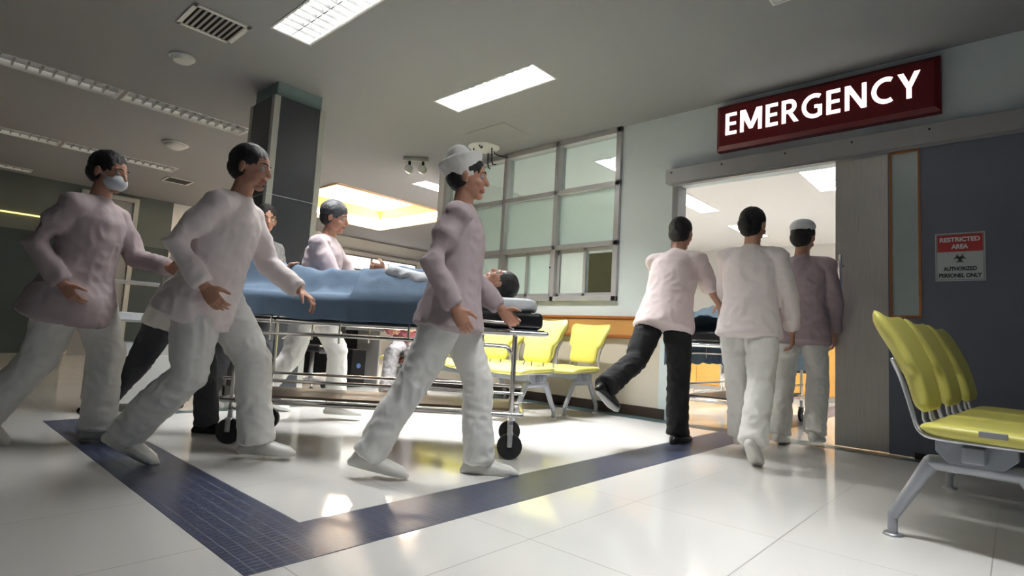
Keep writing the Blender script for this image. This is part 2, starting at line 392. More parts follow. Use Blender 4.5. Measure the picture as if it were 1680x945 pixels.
# window of three visible bays and three tiers
wf = thing('window_1', '', ''); del wf['label']; del wf['category']; wf['kind'] = 'structure'
F = .055
bm = bmesh.new()
def fr(bm, ya, yb, za, zb, x0=XW-.04, x1=XW+.10): box(bm, x0, x1, ya, yb, za, zb)
MUL = [3.12, 3.98, 4.81, 5.64, 6.0]
for y in MUL[1:4]: fr(bm, y-F/2, y+F/2, WZ0, WZ1)
fr(bm, WY0, WY0+F*1.1, WZ0, WZ1); fr(bm, WY1-F, WY1, WZ0, WZ1)
for z in (WZ0, ): fr(bm, WY0, WY1, z, z+F)
fr(bm, WY0, WY1, 1.75, 1.75+F); fr(bm, WY0, WY1, 2.40, 2.40+F); fr(bm, WY0, WY1, WZ1-F*1.2, WZ1)
obj('window_frame', bm, 'frame', wf, bevel=.004)
for i in range(4):
    ya, yb = MUL[i]+F/2, MUL[i+1]-F/2
    bm = bmesh.new(); box(bm, XW+.03, XW+.036, ya, yb, 2.40+F, WZ1-F); obj('clear_pane', bm, 'glass', wf)
    bm = bmesh.new(); box(bm, XW+.03, XW+.036, ya, yb, 1.75+F, 2.40); obj('frosted_pane', bm, 'glass_frost', wf)
    if yb-ya < .5:
        bm = bmesh.new(); box(bm, XW+.03, XW+.036, ya, yb, WZ0+F, 1.75); obj('frosted_pane', bm, 'glass_frost', wf); continue
    ym = (ya+yb)/2
    for k, (a, b, xo) in enumerate(((ya, ym+.02, 0.0), (ym-.02, yb, .03))):
        bm = bmesh.new(); e = .038
        za, zb = WZ0+F, 1.75
        for q in ((a,a+e,za,zb), (b-e,b,za,zb), (a,b,za,za+e), (a,b,zb-e,zb)): box(bm, XW-.012+xo, XW+.016+xo, *q)
        s = obj('sliding_sash', bm, 'frame', wf, bevel=.003)
        bm = bmesh.new(); box(bm, XW+xo, XW+.004+xo, a+e, b-e, za+e, zb-e); obj('pane', bm, 'glass' if i == 0 else 'glass_frost', s)
        bm = bmesh.new(); cyl(bm, (XW-.016+xo, a+e/2, 1.55), (XW-.03+xo, a+e/2, 1.55), .008); obj('latch', bm, 'dark', s)

# door header, jamb, steel leaf, grey leaf with slot window
bm = bmesh.new(); box(bm, XW-.10, XW, -3.0, 2.56, DZ, 2.455); hd = struct('trim_7', bm, 'header', bevel=.004)
for y in (2.50, 2.0, 1.45, .95, .45, -.1):
    bm = bmesh.new(); cyl(bm, (XW-.1, y, 2.415), (XW-.104, y, 2.415), .008); obj('screw', bm, 'dark', hd)
bm = bmesh.new(); box(bm, XW-.02, XW+WT, 2.46, 2.52, 0, DZ); box(bm, XW-.09, XW-.02, -3, 2.50, DZ-.022, DZ)
struct('trim_8', bm, 'plastic_g')
bm = bmesh.new(); box(bm, XW-.055, XW-.02, .2, 1.075, .012, DZ-.02)
dr = struct('door_1', bm, 'steel', bevel=.002)
bm = bmesh.new(); hy = 1.03; hz0, hz1 = 1.02, 1.50
tube(bm, [(XW-.105, hy, hz0), (XW-.105, hy, hz1)], .0125, 14)
for z in (hz0+.08, hz1-.08): cyl(bm, (XW-.105, hy, z), (XW-.055, hy, z), .009); cyl(bm, (XW-.062, hy, z), (XW-.054, hy, z), .017)
obj('door_handle', bm, 'chrome', dr, smooth=True)
SX = XW-.075; sy0, sy1, sz0, sz1 = .510, .705, 1.015, 2.285
bm = bmesh.new()
for a, b, c, d in holes2d(-3.0, .715, 0.01, DZ-.02, [(sy0, sy1, sz0, sz1)]): box(bm, SX, SX+.018, a, b, c, d)
lf = struct('door_2', bm, 'panel_grey')
bm = bmesh.new(); e = .016
for q in ((sy0,sy0+e,sz0,sz1), (sy1-e,sy1,sz0,sz1), (sy0,sy1,sz0,sz0+e), (sy0,sy1,sz1-e,sz1)): box(bm, SX-.008, SX+.016, *q)
obj('slot_frame', bm, 'wood_dark', lf, bevel=.002)
bm = bmesh.new(); box(bm, SX+.004, SX+.010, sy0+e, sy1-e, sz0+e, sz1-e); obj('slot_pane', bm, 'glass_slot', lf)
bm = bmesh.new(); box(bm, SX-.006, SX, -3.0, .56, 0.0, .045); struct('baseboard_front', bm, 'baseboard')

# sign
RY = Matrix(((0,0,-1,0),(-1,0,0,0),(0,1,0,0),(0,0,0,1)))   # text x -> -Y, text y -> Z, facing -X
sg = thing('emergency_sign', 'long dark red wall sign with white capitals reading EMERGENCY', 'sign', (XW-.10, 1.22, 2.55))
bm = bmesh.new(); hw, hh = .84, .215; c = .035
def ring4(x, w_, h_): return [bm.verts.new((x, sy*w_, hh-.0+sz*h_)) for sy, sz in ((-1,-1),(1,-1),(1,1),(-1,1))]
ra = ring4(.10, hw, hh); rb = ring4(.03, hw, hh); rc = ring4(0, hw-c, hh-c)
for a, b in ((ra, rb), (rb, rc)):
    for k in range(4): bm.faces.new((a[k], a[(k+1)%4], b[(k+1)%4], b[k]))
bm.faces.new(rc); bm.faces.new(ra)
obj('sign_box', bm, 'red', sg)
t_ = .17
def arcp(cx, cy, rx, ry, a0, a1, n=26, k=1.0):
    out = []
    for i in range(n):
        p, q = [math.radians(a0+(a1-a0)*j/n) for j in (i, i+1)]
        out.append([(cx+rx*math.cos(p), cy+ry*math.sin(p)), (cx+rx*math.cos(q), cy+ry*math.sin(q)), (cx+(rx-t_*k)*math.cos(q), cy+(ry-t_)*math.sin(q)), (cx+(rx-t_*k)*math.cos(p), cy+(ry-t_)*math.sin(p))])
    return out
def rc_(x0, y0, x1, y1): return [(x0, y0), (x1, y0), (x1, y1), (x0, y1)]
def glyph(c):
    if c == 'E': return .52, [rc_(0,0,t_,1), rc_(t_,0,.52,.15), rc_(t_,.43,.49,.57), rc_(t_,.85,.52,1)]
    if c == 'M': return .98, [rc_(0,0,t_*.95,1), rc_(.98-t_*.95,0,.98,1), [(t_*.95,1),(t_*.5,.75),(.41,.1),(.49,.1),(.49,.36),(.245,1)], [(.98-t_*.95,1),(.735,1),(.49,.36),(.49,.1),(.57,.1),(.98-t_*.5,.75)]]
    if c == 'N': return .78, [rc_(0,0,t_*.95,1), rc_(.78-t_*.95,0,.78,1), [(t_*.95,1),(t_*.9,.72),(.78-t_*1.15,0),(.78-t_*.95,0),(.78-t_*.9,.28),(t_*1.2,1)]]
    if c == 'R': return .655, [rc_(0,0,t_,1), rc_(t_,.85,.34,1), rc_(t_,.40,.34,.55)]+arcp(.34, .70, .27, .30, -90, 90)+[[(.25,.42),(.43,.42),(.70,0),(.50,0)]]
    if c == 'C': return .72, arcp(.50, .5, .50, .52, 62, 298)
    if c == 'G': return .80, arcp(.50, .5, .50, .52, 58, 300)+[rc_(.80-t_*.95,.06,.80,.52), rc_(.50,.40,.80-t_*.9,.54)]
    if c == 'Y': return .74, [rc_(.37-t_/2,0,.37+t_/2,.44), [(0,1),(t_*1.15,1),(.37+t_/2-.01,.44),(.37-t_/2,.44),(.37-t_/2,.40)], [(.74-t_*1.15,1),(.74,1),(.37+t_/2,.40),(.37+t_/2,.44),(.37-t_/2+.01,.44)]]
bm = bmesh.new(); word = 'EMERGENCY'; tw_ = sum(glyph(c)[0] for c in word)+.17*8; sc_ = 1.47/tw_; x_ = 0
for c in word:
    w_, polys = glyph(c)
    for pl in polys:
        f_ = []
        for xo in (-.004, .002): f_.append([bm.verts.new((xo, -((x_+px)*sc_-.735)+.015, .235+(py-.5)*.205)) for px, py in pl])
        try:
            bm.faces.new(f_[0]); n_ = len(pl)
            for i in range(n_): bm.faces.new((f_[0][i], f_[0][(i+1)%n_], f_[1][(i+1)%n_], f_[1][i]))
        except ValueError: pass
    x_ += w_+.17
obj('sign_lettering', bm, 'letter', sg)
# notice
nx, ny, nz = SX-.002, .288, 1.452
nt_ = thing('wall_notice', 'white and red notice reading RESTRICTED AREA on the grey wall panel', 'notice', (nx, ny, nz))
NW, NH = .278, .345
bm = bmesh.new(); box(bm, -.003, 0, -NW/2, NW/2, -NH/2, NH/2); obj('sign_plate', bm, 'sign_white', nt_)
bm = bmesh.new(); e = .0015
for q in ((-NW/2+.007,-NW/2+.0095,-NH/2+.008,NH/2-.008), (NW/2-.0095,NW/2-.007,-NH/2+.008,NH/2-.008), (-NW/2+.007,NW/2-.007,-NH/2+.008,-NH/2+.0105), (-NW/2+.007,NW/2-.007,NH/2-.0105,NH/2-.008)): box(bm, -.0038, -.003, *q)
obj('border_line', bm, 'sign_text', nt_)
bm = bmesh.new(); box(bm, -.004, -.003, -NW/2+.012, NW/2-.012, NH/2-.135, NH/2-.012); obj('red_band', bm, 'sign_red', nt_)
def ntxt(body, zc, wd, h, m): text_mesh('notice_lettering', body, .04, m, nt_, Matrix.Translation((-.0045, 0, zc)) @ RY, .0004, .0018, width=(wd, h))
ntxt('RESTRICTED', NH/2-.047, .225, .034, 'sign_wtext'); ntxt('AREA', NH/2-.098, .095, .034, 'sign_wtext')
ntxt('AUTHORIZED', -.085, .185, .030, 'sign_text'); ntxt('PERSONEL ONLY', -.133, .238, .030, 'sign_text')
bm = bmesh.new()                                      # biohazard mark: three open rings round a centre ring
def arc(cx, cz, r, a0, a1, wd):
    n = 18; prev = None
    for k in range(n+1):
        a = a0+(a1-a0)*k/n; tt = wd*math.sin(PI*k/n)**.5*.5+.0004
        p = [(-.0046, cx+(r+q)*math.cos(a), cz+(r+q)*math.sin(a)) for q in (-tt, tt)]
        v = [bm.verts.new(x) for x in p]
        if prev: bm.faces.new((prev[0], prev[1], v[1], v[0]))
        prev = v
bz = -.012
for k in range(3):
    a = PI/2+k*2*PI/3; arc(math.cos(a)*.0165, bz+math.sin(a)*.0165, .0165, a+.55, a+2*PI-.55, .0095)
arc(0, bz, .0165, 0, 2*PI-.001, .004); arc(0, bz, .004, 0, 2*PI-.001, .004)
obj('biohazard_mark', bm, 'sign_text', nt_)

# ---- far parts of the hall
bm = bmesh.new()
box(bm, X0, 3.6, YF, YF+.1, 0, 2.1, 0); box(bm, X0, 3.6, YF, YF+.1, 2.1, CZ, 1); box(bm, 3.6, X1, YF, YF+.1, 0, CZ, 2)
wfr = struct('wall_far', bm, ['wall_dark', 'wall_grey', 'wall_white'])
bm = bmesh.new(); box(bm, XW, X1, 6.0, 6.0+WT, 0, CZ); struct('wall_back', bm, 'wall_white')
bm = bmesh.new(); box(bm, X1, X1+.1, -3, 6.0, 0, CZ); struct('wall_front', bm, 'wall_white')
bm = bmesh.new(); box(bm, X1, X1+.1, 6.0, YF, 0, CZ); struct('wall_side', bm, 'wall_white')
bm = bmesh.new(); box(bm, XW+WT, X1, -3.0, -2.9, 0, CZ); struct('wall_inner', bm, 'wall_white')
bm = bmesh.new(); box(bm, X0-.1, X0, Y0, YF, 0, CZ); struct('wall_left', bm, 'wall_dark')
# recessed ceiling cove
a, b, c, d = REC; H1 = .42
bm = bmesh.new(); quad(bm, ((a,c,CZ+H1),(a,d,CZ+H1),(b,d,CZ+H1),(b,c,CZ+H1))); cv = struct('trim_9', bm, tile_mat('recess_tiles', (.75, .70, .68), (.25, .22, .22), .9, .9, a, c, .02, .8))
def coveside(z0, z1, m, inset=0, name='cove_band'):
    bm = bmesh.new(); i = inset
    for q in ((a+i-.02,a+i,c,d), (b-i,b-i+.02,c,d), (a,b,c+i-.02,c+i), (a,b,d-i,d-i+.02)): box(bm, *q, z0, z1)
    obj(name, bm, m, cv)
coveside(CZ-.03, CZ+.06, 'cove_rim', 0, 'cove_rim'); coveside(CZ+.06, CZ+.20, 'wall_white', -.05, 'cove_recess')
coveside(CZ+.20, CZ+H1, 'cove_wood', 0, 'cove_band')
bm = bmesh.new(); i = .005
for q in ((b+.0,b+.012,c,d), (a,b,d+.0,d+.012)): box(bm, *q, CZ+.08, CZ+.18)
obj('cove_light', bm, 'e_cove', cv)
# lit strip windows in the far wall
for k, (xa, xb, za, zb) in enumerate(((7.5, 9.75, 2.28, 2.58), (6.9, 9.2, 2.02, 2.13), (10.25, 10.75, 2.50, 2.72), (10.25, 10.7, 2.28, 2.42))):
    bm = bmesh.new(); e = .04
    for q in ((xa-e,xa,za-e,zb+e), (xb,xb+e,za-e,zb+e), (xa,xb,za-e,za), (xa,xb,zb,zb+e)): box(bm, q[0], q[1], YF-.04, YF+.0, q[2], q[3])
    if k == 0: box(bm, 8.28, 8.34, YF-.04, YF, za, zb)
    w_ = struct('window_%d' % (k+2), bm, 'plastic_g')
    bm = bmesh.new(); box(bm, xa, xb, YF-.012, YF-.004, za, zb); obj('lit_pane', bm, 'e_win', w_)
bm = bmesh.new(); box(bm, 5.0, 12.5, YF-.10, YF, 2.72, 2.76); struct('trim_10', bm, 'plastic_g')
# glazed grey door in the far left wall
bm = bmesh.new()
for q in ((2.10,2.16,0,2.98), (2.92,3.0,0,2.98), (2.16,2.92,2.90,2.98)): box(bm, q[0], q[1], YF-.06, YF, q[2], q[3])
d3 = struct('door_3', bm, 'col_frame')
bm = bmesh.new(); box(bm, 2.16, 2.92, YF-.03, YF-.005, 0, 2.9); obj('door_leaf', bm, 'plastic_g', d3)
bm = bmesh.new(); box(bm, 2.44, 2.62, YF-.04, YF-.03, 2.62, 2.68); obj('door_plate', bm, 'sign_white', d3)
bm = bmesh.new(); tube(bm, [(-.8, YF-.03, 2.36), (1.6, YF-.03, 2.36)], .014, 8)  # glowing rod draws the reflection on the far wall
tag(obj('reflection_line', bm, 'e_line'), 'thin yellow reflection made as a glowing line on the dark wall at far left', 'reflection')

# ---- column
bm = bmesh.new(); cx0, cx1, cy0, cy1 = 2.27, 2.73, 5.24, 5.72
box(bm, cx0, cx1, cy0, cy1, 0, CZ, 0)
cl_ = struct('trim_11', bm, 'col_top')
bm = bmesh.new(); g = .03; zt = 2.90
box(bm, cx0-g, cx1+g, cy0-g, cy1+g, .10, zt); obj('column_casing', bm, 'col_panel', cl_)
bm = bmesh.new(); s = .062; k = .036
for x in (cx0-k, cx1+k-s):
    for y in (cy0-k, cy1+k-s): box(bm, x, x+s, y, y+s, 0, zt)
box(bm, cx0-k, cx1+k, cy0-k, cy1+k, 0, .10); obj('column_corner_strips', bm, 'col_frame', cl_, bevel=.006)
bm = bmesh.new(); box(bm, cx0-k-.001, cx1+k+.001, cy0-k-.001, cy1+k+.001, 1.93, 1.937); obj('column_joint', bm, 'alu', cl_)

# ---- ceiling fittings
vt = thing('air_vent', 'square slatted air vent in the dark ceiling beside the nearest lamp', 'air vent', (1.475, 4.68, CZ))
bm = bmesh.new(); h = .21
for q in ((-h,-h+.035,-h,h), (h-.035,h,-h,h), (-h,h,-h,-h+.035), (-h,h,h-.035,h)): box(bm, *q, -.012, 0)
obj('vent_frame', bm, 'plastic_w', vt, bevel=.003)
bm = bmesh.new(); box(bm, -h+.03, h-.03, -h+.03, h-.03, -.003, -.001); obj('backing', bm, 'dark', vt)
bm = bmesh.new()
for k in range(9):
    x = -h+.05+k*.04
    q = [(x, -.014), (x+.003, -.014), (x+.026, -.003), (x+.023, -.003)]
    r = [[bm.verts.new((p, yy, z)) for p, z in q] for yy in (-h+.03, h-.03)]
    for i in range(4): bm.faces.new((r[0][i], r[0][(i+1)%4], r[1][(i+1)%4], r[1][i]))
obj('slats', bm, 'plastic_g', vt)
sd = thing('smoke_detector', 'round white smoke detector with green light on the dark ceiling', 'smoke detector', (1.51, 5.50, CZ))
bm = bmesh.new(); cyl(bm, (0,0,-.018), (0,0,0), .105, 32); cyl(bm, (0,0,-.05), (0,0,-.018), .07, 32, .095); obj('housing', bm, 'plastic_w', sd, bevel=.004)
bm = bmesh.new(); ellipsoid(bm, (-.06, -.035, -.036), (.01, .01, .01)); obj('indicator_light', bm, 'green_led', sd)
sp_ = thing('ceiling_speaker', 'small grey dome on the ceiling above the head of the second walker', 'speaker', (2.31, 8.3, CZ))
bm = bmesh.new(); cyl(bm, (0,0,-.02), (0,0,0), .16, 28); ellipsoid(bm, (0,0,-.02), (.13,.13,.07)); obj('dome', bm, 'plastic_w', sp_, smooth=True)
bm = bmesh.new(); h = .2
for q in ((-h,-h+.03,-h,h), (h-.03,h,-h,h), (-h,h,-h,-h+.03), (-h,h,h-.03,h)): box(bm, *q, -.012, 0)
v2 = thing('air_vent', 'small distant square air vent above the shoulders of the pale shirted walker', 'air vent', (3.02, 10.5, CZ))
obj('vent_frame', bm, 'plastic_w', v2)
bm = bmesh.new(); box(bm, -h+.03, h-.03, -h+.03, h-.03, -.006, -.001); obj('backing', bm, 'dark', v2)
# access hatch
bm = bmesh.new(); hx, hy = .24, .30
for q in ((-hx,-hx+.008,-hy,hy), (hx-.008,hx,-hy,hy), (-hx,hx,-hy,-hy+.008), (-hx,hx,hy-.008,hy)): box(bm, *q, -.002, 0)
ht = thing('ceiling_hatch', 'flush square access hatch in the ceiling left of the window top', 'hatch', (4.50, 4.42, CZ))
obj('hatch_joint', bm, 'plastic_g', ht)
bm = bmesh.new(); box(bm, -hx+.01, hx-.01, -hy+.01, hy-.01, -.004, 0); obj('hatch_cover', bm, 'ceiling', ht)
# twin emergency spotlights
el = thing('emergency_light', 'twin emergency spotlights hanging from the ceiling beside the white cap', 'emergency light', (4.50, 5.95, CZ), math.radians(-48))
bm = bmesh.new(); box(bm, -.17, .17, -.03, .03, -.055, 0); obj('bar', bm, 'col_frame', el, bevel=.012)
for x in (-.08, .10):
    bm = bmesh.new(); cyl(bm, (x, 0, -.055), (x, 0, -.12), .018); obj('bracket', bm, 'dark', el)
    bm = bmesh.new(); cyl(bm, (x, .05, -.16), (x, -.01, -.165), .05, 20, .055); cyl(bm, (x, -.01, -.165), (x, -.05, -.168), .055, 20, .052)
    hd_ = obj('lamp_head', bm, 'lens', el, bevel=.004)
    bm = bmesh.new(); cyl(bm, (x, -.05, -.168), (x, -.054, -.168), .044, 20); obj('lens', bm, 'plastic_w', hd_)
# hook carrier above the window
hk = thing('ceiling_hook_rack', 'white ceiling disc carrying black hooks at the window top corner', 'hook rack', (4.72, 4.88, CZ))
bm = bmesh.new(); cyl(bm, (0,0,-.03), (0,0,0), .16, 28, .2); obj('disc', bm, 'plastic_w', hk, bevel=.006)
for k, (ang, L_) in enumerate(((20, .20), (95, .16), (150, .22), (215, .18), (275, .24), (330, .14))):
    a_ = math.radians(ang); x, y = math.cos(a_)*.13, math.sin(a_)*.13
    bm = bmesh.new()
    tube(bm, smoothpath([(x, y, -.02), (x, y, -.06), (x*1.1, y*1.1, -L_), (x*1.6, y*1.6, -L_-.01)] if k % 2 == 0 else [(x, y, -.02), (x*1.1, y*1.1, -.07), (x*2.4, y*2.4, -.085)], 1), .008, 8)
    obj('hook', bm, 'dark', hk, smooth=True)

# ------------------------------------------------------------ benches
def pad(bm, hw, z0, z1, T, curve, nu=16, nv=16, top=None):
    """closed cushion in local (x across, s along 0..1): hw(s) half width, curve(s)->(y,z) centre line, T thickness"""
    F_, B_ = [], []
    for j in range(nv+1):
        s = .5-.5*math.cos(PI*j/nv)
        y, z = curve(s); y2, z2 = curve(min(1, s+.01)); y1, z1_ = curve(max(0, s-.01))
        t = Vector((0, y2-y1, z2-z1_)).normalized(); nrm = Vector((0, -t.z, t.y))
        es = (1-abs(2*s-1)**8)**.5
        fr_, bk_ = [], []
        for i in range(nu+1):
            u = -math.cos(PI*i/nu); eu = (max(0, 1-abs(u)**7))**.5
            dz = top(u, s) if top else 0
            c_ = Vector((u*hw(s), y, z+dz)); th = T/2*max(.0, eu*es)
            fr_.append(bm.verts.new(c_+nrm*(th-.018*(1-u*u)*es))); bk_.append(bm.verts.new(c_-nrm*(th+.018*(1-u*u)*es*.6)))
        F_.append(fr_); B_.append(bk_)
    for j in range(nv):
        for i in range(nu):
            bm.faces.new((F_[j][i], F_[j][i+1], F_[j+1][i+1], F_[j+1][i])); bm.faces.new((B_[j][i], B_[j+1][i], B_[j+1][i+1], B_[j][i+1]))
    for j in range(nv):
        for i in (0, nu):
            bm.faces.new((F_[j][i], F_[j+1][i], B_[j+1][i], B_[j][i]))
    for i in range(nu):
        for j in (0, nv): bm.faces.new((F_[j][i], F_[j][i+1], B_[j][i+1], B_[j][i]))
    bmesh.ops.remove_doubles(bm, verts=bm.verts[:], dist=1e-4)
def interp(tb, s):
    for (a, va), (b, vb) in zip(tb, tb[1:]):
        if s <= b: 
            k = (s-a)/(b-a); k = k*k*(3-2*k); return va+(vb-va)*k
    return tb[-1][1]
BW = [(0, .135), (.08, .160), (.38, .162), (.47, .203), (.60, .210), (.90, .238), (.97, .228), (1, .205)]
PITCH_ = .53
def bench(name, label, loc, rotz, n, frames, tabs=False):
    t = thing(name, label, 'bench', loc, rotz)
    for k in range(n):
        cx = (k-(n-1)/2)*PITCH_
        bm = bmesh.new()
        pad(bm, lambda s: interp(BW, s), 0, 0, .066, lambda s: (.155+.125*s+.03*s*s-.02*math.sin(PI*s), .500+.385*s), nv=30, top=lambda u, s: .014*u*u*max(0, s-.7)/.3)
        bmesh.ops.translate(bm, verts=bm.verts[:], vec=(cx, 0, 0))
        obj('backrest', bm, 'yellow', t, smooth=True)
        bm = bmesh.new()
        pad(bm, lambda s: .232-.03*(1-min(1, s/.12))**2-.02*max(0, (s-.85)/.15)**2, 0, 0, .066, lambda s: (-.30+.46*s, .438+.012*s-.02*max(0, 1-s/.25)**2))
        bmesh.ops.translate(bm, verts=bm.verts[:], vec=(cx, 0, 0))
        st = obj('seat', bm, 'yellow', t, smooth=True)
        bm = bmesh.new()
        for s in (-1, 1):
            x = cx+s*.195; xb = cx+s*.165
            tube(bm, smoothpath([(x, -.26, .412), (x, .11, .408), (x, .165, .425), (xb, .190, .50), (xb, .222, .62), (cx+s*.195, .248, .70)], 2), .0085, 8)
            tube(bm, smoothpath([(cx+s*.07, .10, .42), (cx+s*.07, .165, .44), (cx+s*.07, .175, .54)], 1), .007, 8)
        box(bm, cx-.2, cx+.2, -.22, .12, .405, .412)
        obj('seat_frame', bm, 'alu', t, smooth=True)
        bm = bmesh.new()
        if tabs and k == 0: box(bm, cx-.240, cx-.228, -.10, -.02, .440, .462); obj('armrest_cap', bm, 'plastic_g', st, bevel=.003)
        else: bm.free()
    L = n*PITCH_
    bm = bmesh.new(); box(bm, -L/2+.06, L/2-.06, -.035, .035, .335, .395); obj('beam', bm, 'alu_paint', t, bevel=.006)
    for fx in frames:
        bm = bmesh.new()
        q = [(-.12, .402), (.12, .402), (.12, .36), (.075, .315), (-.075, .315), (-.12, .36)]
        r = [[bm.verts.new((fx+dx, y, z)) for y, z in q] for dx in (-.025, .025)]
        for i in range(6): bm.faces.new((r[0][i], r[0][(i+1)%6], r[1][(i+1)%6], r[1][i]))
        bm.faces.new(r[0]); bm.faces.new(r[1][::-1]); obj('bracket', bm, 'alu_paint', t, bevel=.004)
        bm = bmesh.new()
        tube(bm, [(fx, -.135, .312), (fx, .135, .312)], [(.029, .026)]*2, 14)
        for s in (-1, 1):
            tube(bm, [(fx, s*.135, .312), (fx, s*.265, .075)], [(.029, .024), (.020, .018)], 14, ref=(0, 1, 0))
            tube(bm, [(fx, s*.265, .085), (fx, s*.265, .012)], .018, 14)
        obj('leg_frame', bm, 'leg_metal', t, smooth=True)
        for s in (-1, 1):
            bm = bmesh.new(); cyl(bm, (fx, s*.265, 0), (fx, s*.265, .010), .036, 20, .030); obj('foot_disc', bm, 'alu', t)
    return t
bench('bench', 'row of lime green waiting seats in the right foreground, nearest the camera', (3.42, .075, 0), math.radians(-4), 3, (-.66, .62), True)
bench('bench', 'row of lime green seats against the wall under the window, behind the other row', (4.57, 3.80, 0), -PI/2, 3, (-.60, .64))
bench('bench', 'row of lime green seats in front of the wall row, partly behind the capped nurse', (3.82, 4.05, 0), -PI/2, 4, (-.87, .93))

#@@PEOPLE
# ------------------------------------------------------------ people
def remesh(bm, vox, smooth=2):
    me = bpy.data.meshes.new('tmp'); bmesh.ops.recalc_face_normals(bm, faces=bm.faces[:]); bm.to_mesh(me); bm.free()
    o = bpy.data.objects.new('tmp', me); COL.objects.link(o)
    r = o.modifiers.new('r', 'REMESH'); r.mode = 'VOXEL'; r.voxel_size = vox
    if smooth: s = o.modifiers.new('s', 'SMOOTH'); s.factor = .5; s.iterations = smooth
    bpy.context.view_layer.update()
    me2 = bpy.data.meshes.new_from_object(o.evaluated_get(bpy.context.evaluated_depsgraph_get()))
    bpy.data.objects.remove(o); bpy.data.meshes.remove(me)
    for p in me2.polygons: p.use_smooth = True
    return me2
def fold(me, amp, freq, seed=0., zs=1.):
    nm = [v.normal.copy() for v in me.vertices]
    for v, n in zip(me.vertices, nm):
        c = v.co
        a = noise.noise(Vector((c.x*freq+seed, c.y*freq, c.z*freq*zs)))
        b = 1-abs(noise.noise(Vector((c.x*freq*1.7+seed+9, c.y*freq*1.7, c.z*freq*zs*2.2))))*2
        v.co = c+n*amp*(a*.7+b*.6)
def put(me, name, mats, parent, mtx=None):
    me.name = name; me.materials.clear()
    for k in (mats if isinstance(mats, list) else [mats]): me.materials.append(M[k])
    if mtx: me.transform(mtx)
    o = bpy.data.objects.new(name, me); COL.objects.link(o); o.parent = parent
    return o
rad = math.radians
def person(label, loc, heading, pose, cl, h=1.68, lying=None, seat=None, eyes=True):
    S = h/1.68; X = Vector((1,0,0)); Yv = Vector((0,1,0)); Z = Vector((0,0,1))
    L1, L2 = .40, .40
    lean = rad(pose.get('lean', 3)); tw = rad(pose.get('twist', 0))
    sd = Vector((math.sin(lean), 0, math.cos(lean)))             # spine direction
    sx = Vector((math.cos(lean), 0, -math.sin(lean)))            # chest forward
    side = Yv*math.cos(tw)+sx*math.sin(tw)*-1
    P0 = Vector((0,0,0))
    legs = {}
    for s, k in ((1, 'L'), (-1, 'R')):
        a, fl, pt = [rad(x) for x in pose['leg'+k][:3]]; ab = rad(pose['leg'+k][3] if len(pose['leg'+k]) > 3 else 2)
        hip = P0+Yv*s*.088; b = a-fl
        d1 = Vector((math.sin(a)*math.cos(ab), s*math.sin(ab), -math.cos(a)*math.cos(ab)))
        d2 = Vector((math.sin(b), s*math.sin(ab)*.5, -math.cos(b))).normalized()
        kn = hip+d1*L1; an = kn+d2*L2
        fx = Vector((math.cos(pt), 0, -math.sin(pt))); fz = Vector((math.sin(pt), 0, math.cos(pt)))
        legs[s] = (hip, kn, an, fx, fz)
    low = min(min((l[2]-l[4]*.075-l[3]*.06).z, (l[2]-l[4]*.075+l[3]*.18).z) for l in legs.values())
    arms = {}
    nb = P0+sd*.53
    for s, k in ((1, 'L'), (-1, 'R')):
        fa, ab, fl, inn = [rad(x) for x in pose['arm'+k][:4]]
        sh = P0+sd*.455+side*s*.172
        d1 = Vector((math.sin(fa)*math.cos(ab), s*math.sin(ab), -math.cos(fa)*math.cos(ab)))
        el = sh+d1*.275; f2 = fa+fl
        d2 = Vector((math.sin(f2)*math.cos(inn), -s*math.sin(inn), -math.cos(f2)*math.cos(inn)))
        wr = el+d2*.245
        th = Vector((math.cos(f2), 0, math.sin(f2))); th = (th-d2*th.dot(d2)).normalized()
        n = th.cross(d2); n = n if n.dot(-Yv*s) > 0 else -n
        if pose.get('palm'+k) == 'down': th, n = n.copy(), -th
        arms[s] = (sh, el, wr, d2, th, n, rad(pose.get('curl'+k, 28)))
    hp, hy_ = rad(pose.get('head', 0)), rad(pose.get('look', 0))
    ndir = Vector((math.sin(lean*.6+hp*.4+.10), 0, math.cos(lean*.6+hp*.4+.10)))
    hc = nb+ndir*.155
    HR = Matrix.Rotation(hy_, 3, 'Z') @ Matrix.Rotation(hp, 3, 'Y')
    def hpnt(x, y, z): return hc+HR @ Vector((x, y, z))
    if lying: root = lying
    else:
        zoff = -low*S if seat is None else seat
        root = Matrix.Translation((loc[0], loc[1], zoff)) @ Matrix.Rotation(rad(heading), 4, 'Z')
    base = Matrix.Translation((loc[0], loc[1], 0)) if not lying else Matrix.Translation(lying.translation)
    t = thing('person', label, 'person', base.translation)
    mtx = base.inverted() @ root @ Matrix.Scale(S, 4)
    # body --------------------------------------------------------
    bm = bmesh.new(); SR = [(-.07,.10,.09),(.0,.155,.11),(.09,.145,.10),(.19,.122,.088),(.31,.140,.100),(.41,.150,.098),(.465,.110,.072),(.52,.062,.056)]
    tube(bm, [P0+sd*q[0] for q in SR], [(q[1], q[2]) for q in SR], 20, ref=side, ck=(.3, .3))
    tube(bm, [nb-sd*.05, nb+ndir*.03, nb+ndir*.10], [.062, .052, .050], 14)
    ellipsoid(bm, hpnt(-.008, 0, .030), (.097, .076, .090), HR); ellipsoid(bm, hpnt(.026, 0, -.018), (.064, .060, .088), HR)
    ellipsoid(bm, hpnt(.014, 0, -.058), (.066, .055, .048), HR); ellipsoid(bm, hpnt(.062, 0, -.094), (.024, .024, .018), HR)
    tube(bm, [hpnt(.084, 0, .020), hpnt(.100, 0, -.012), hpnt(.104, 0, -.024)], [.008, .011, .014], 10)
    tube(bm, [hpnt(.072, -.042, .022), hpnt(.086, 0, .024), hpnt(.072, .042, .022)], .010, 8)
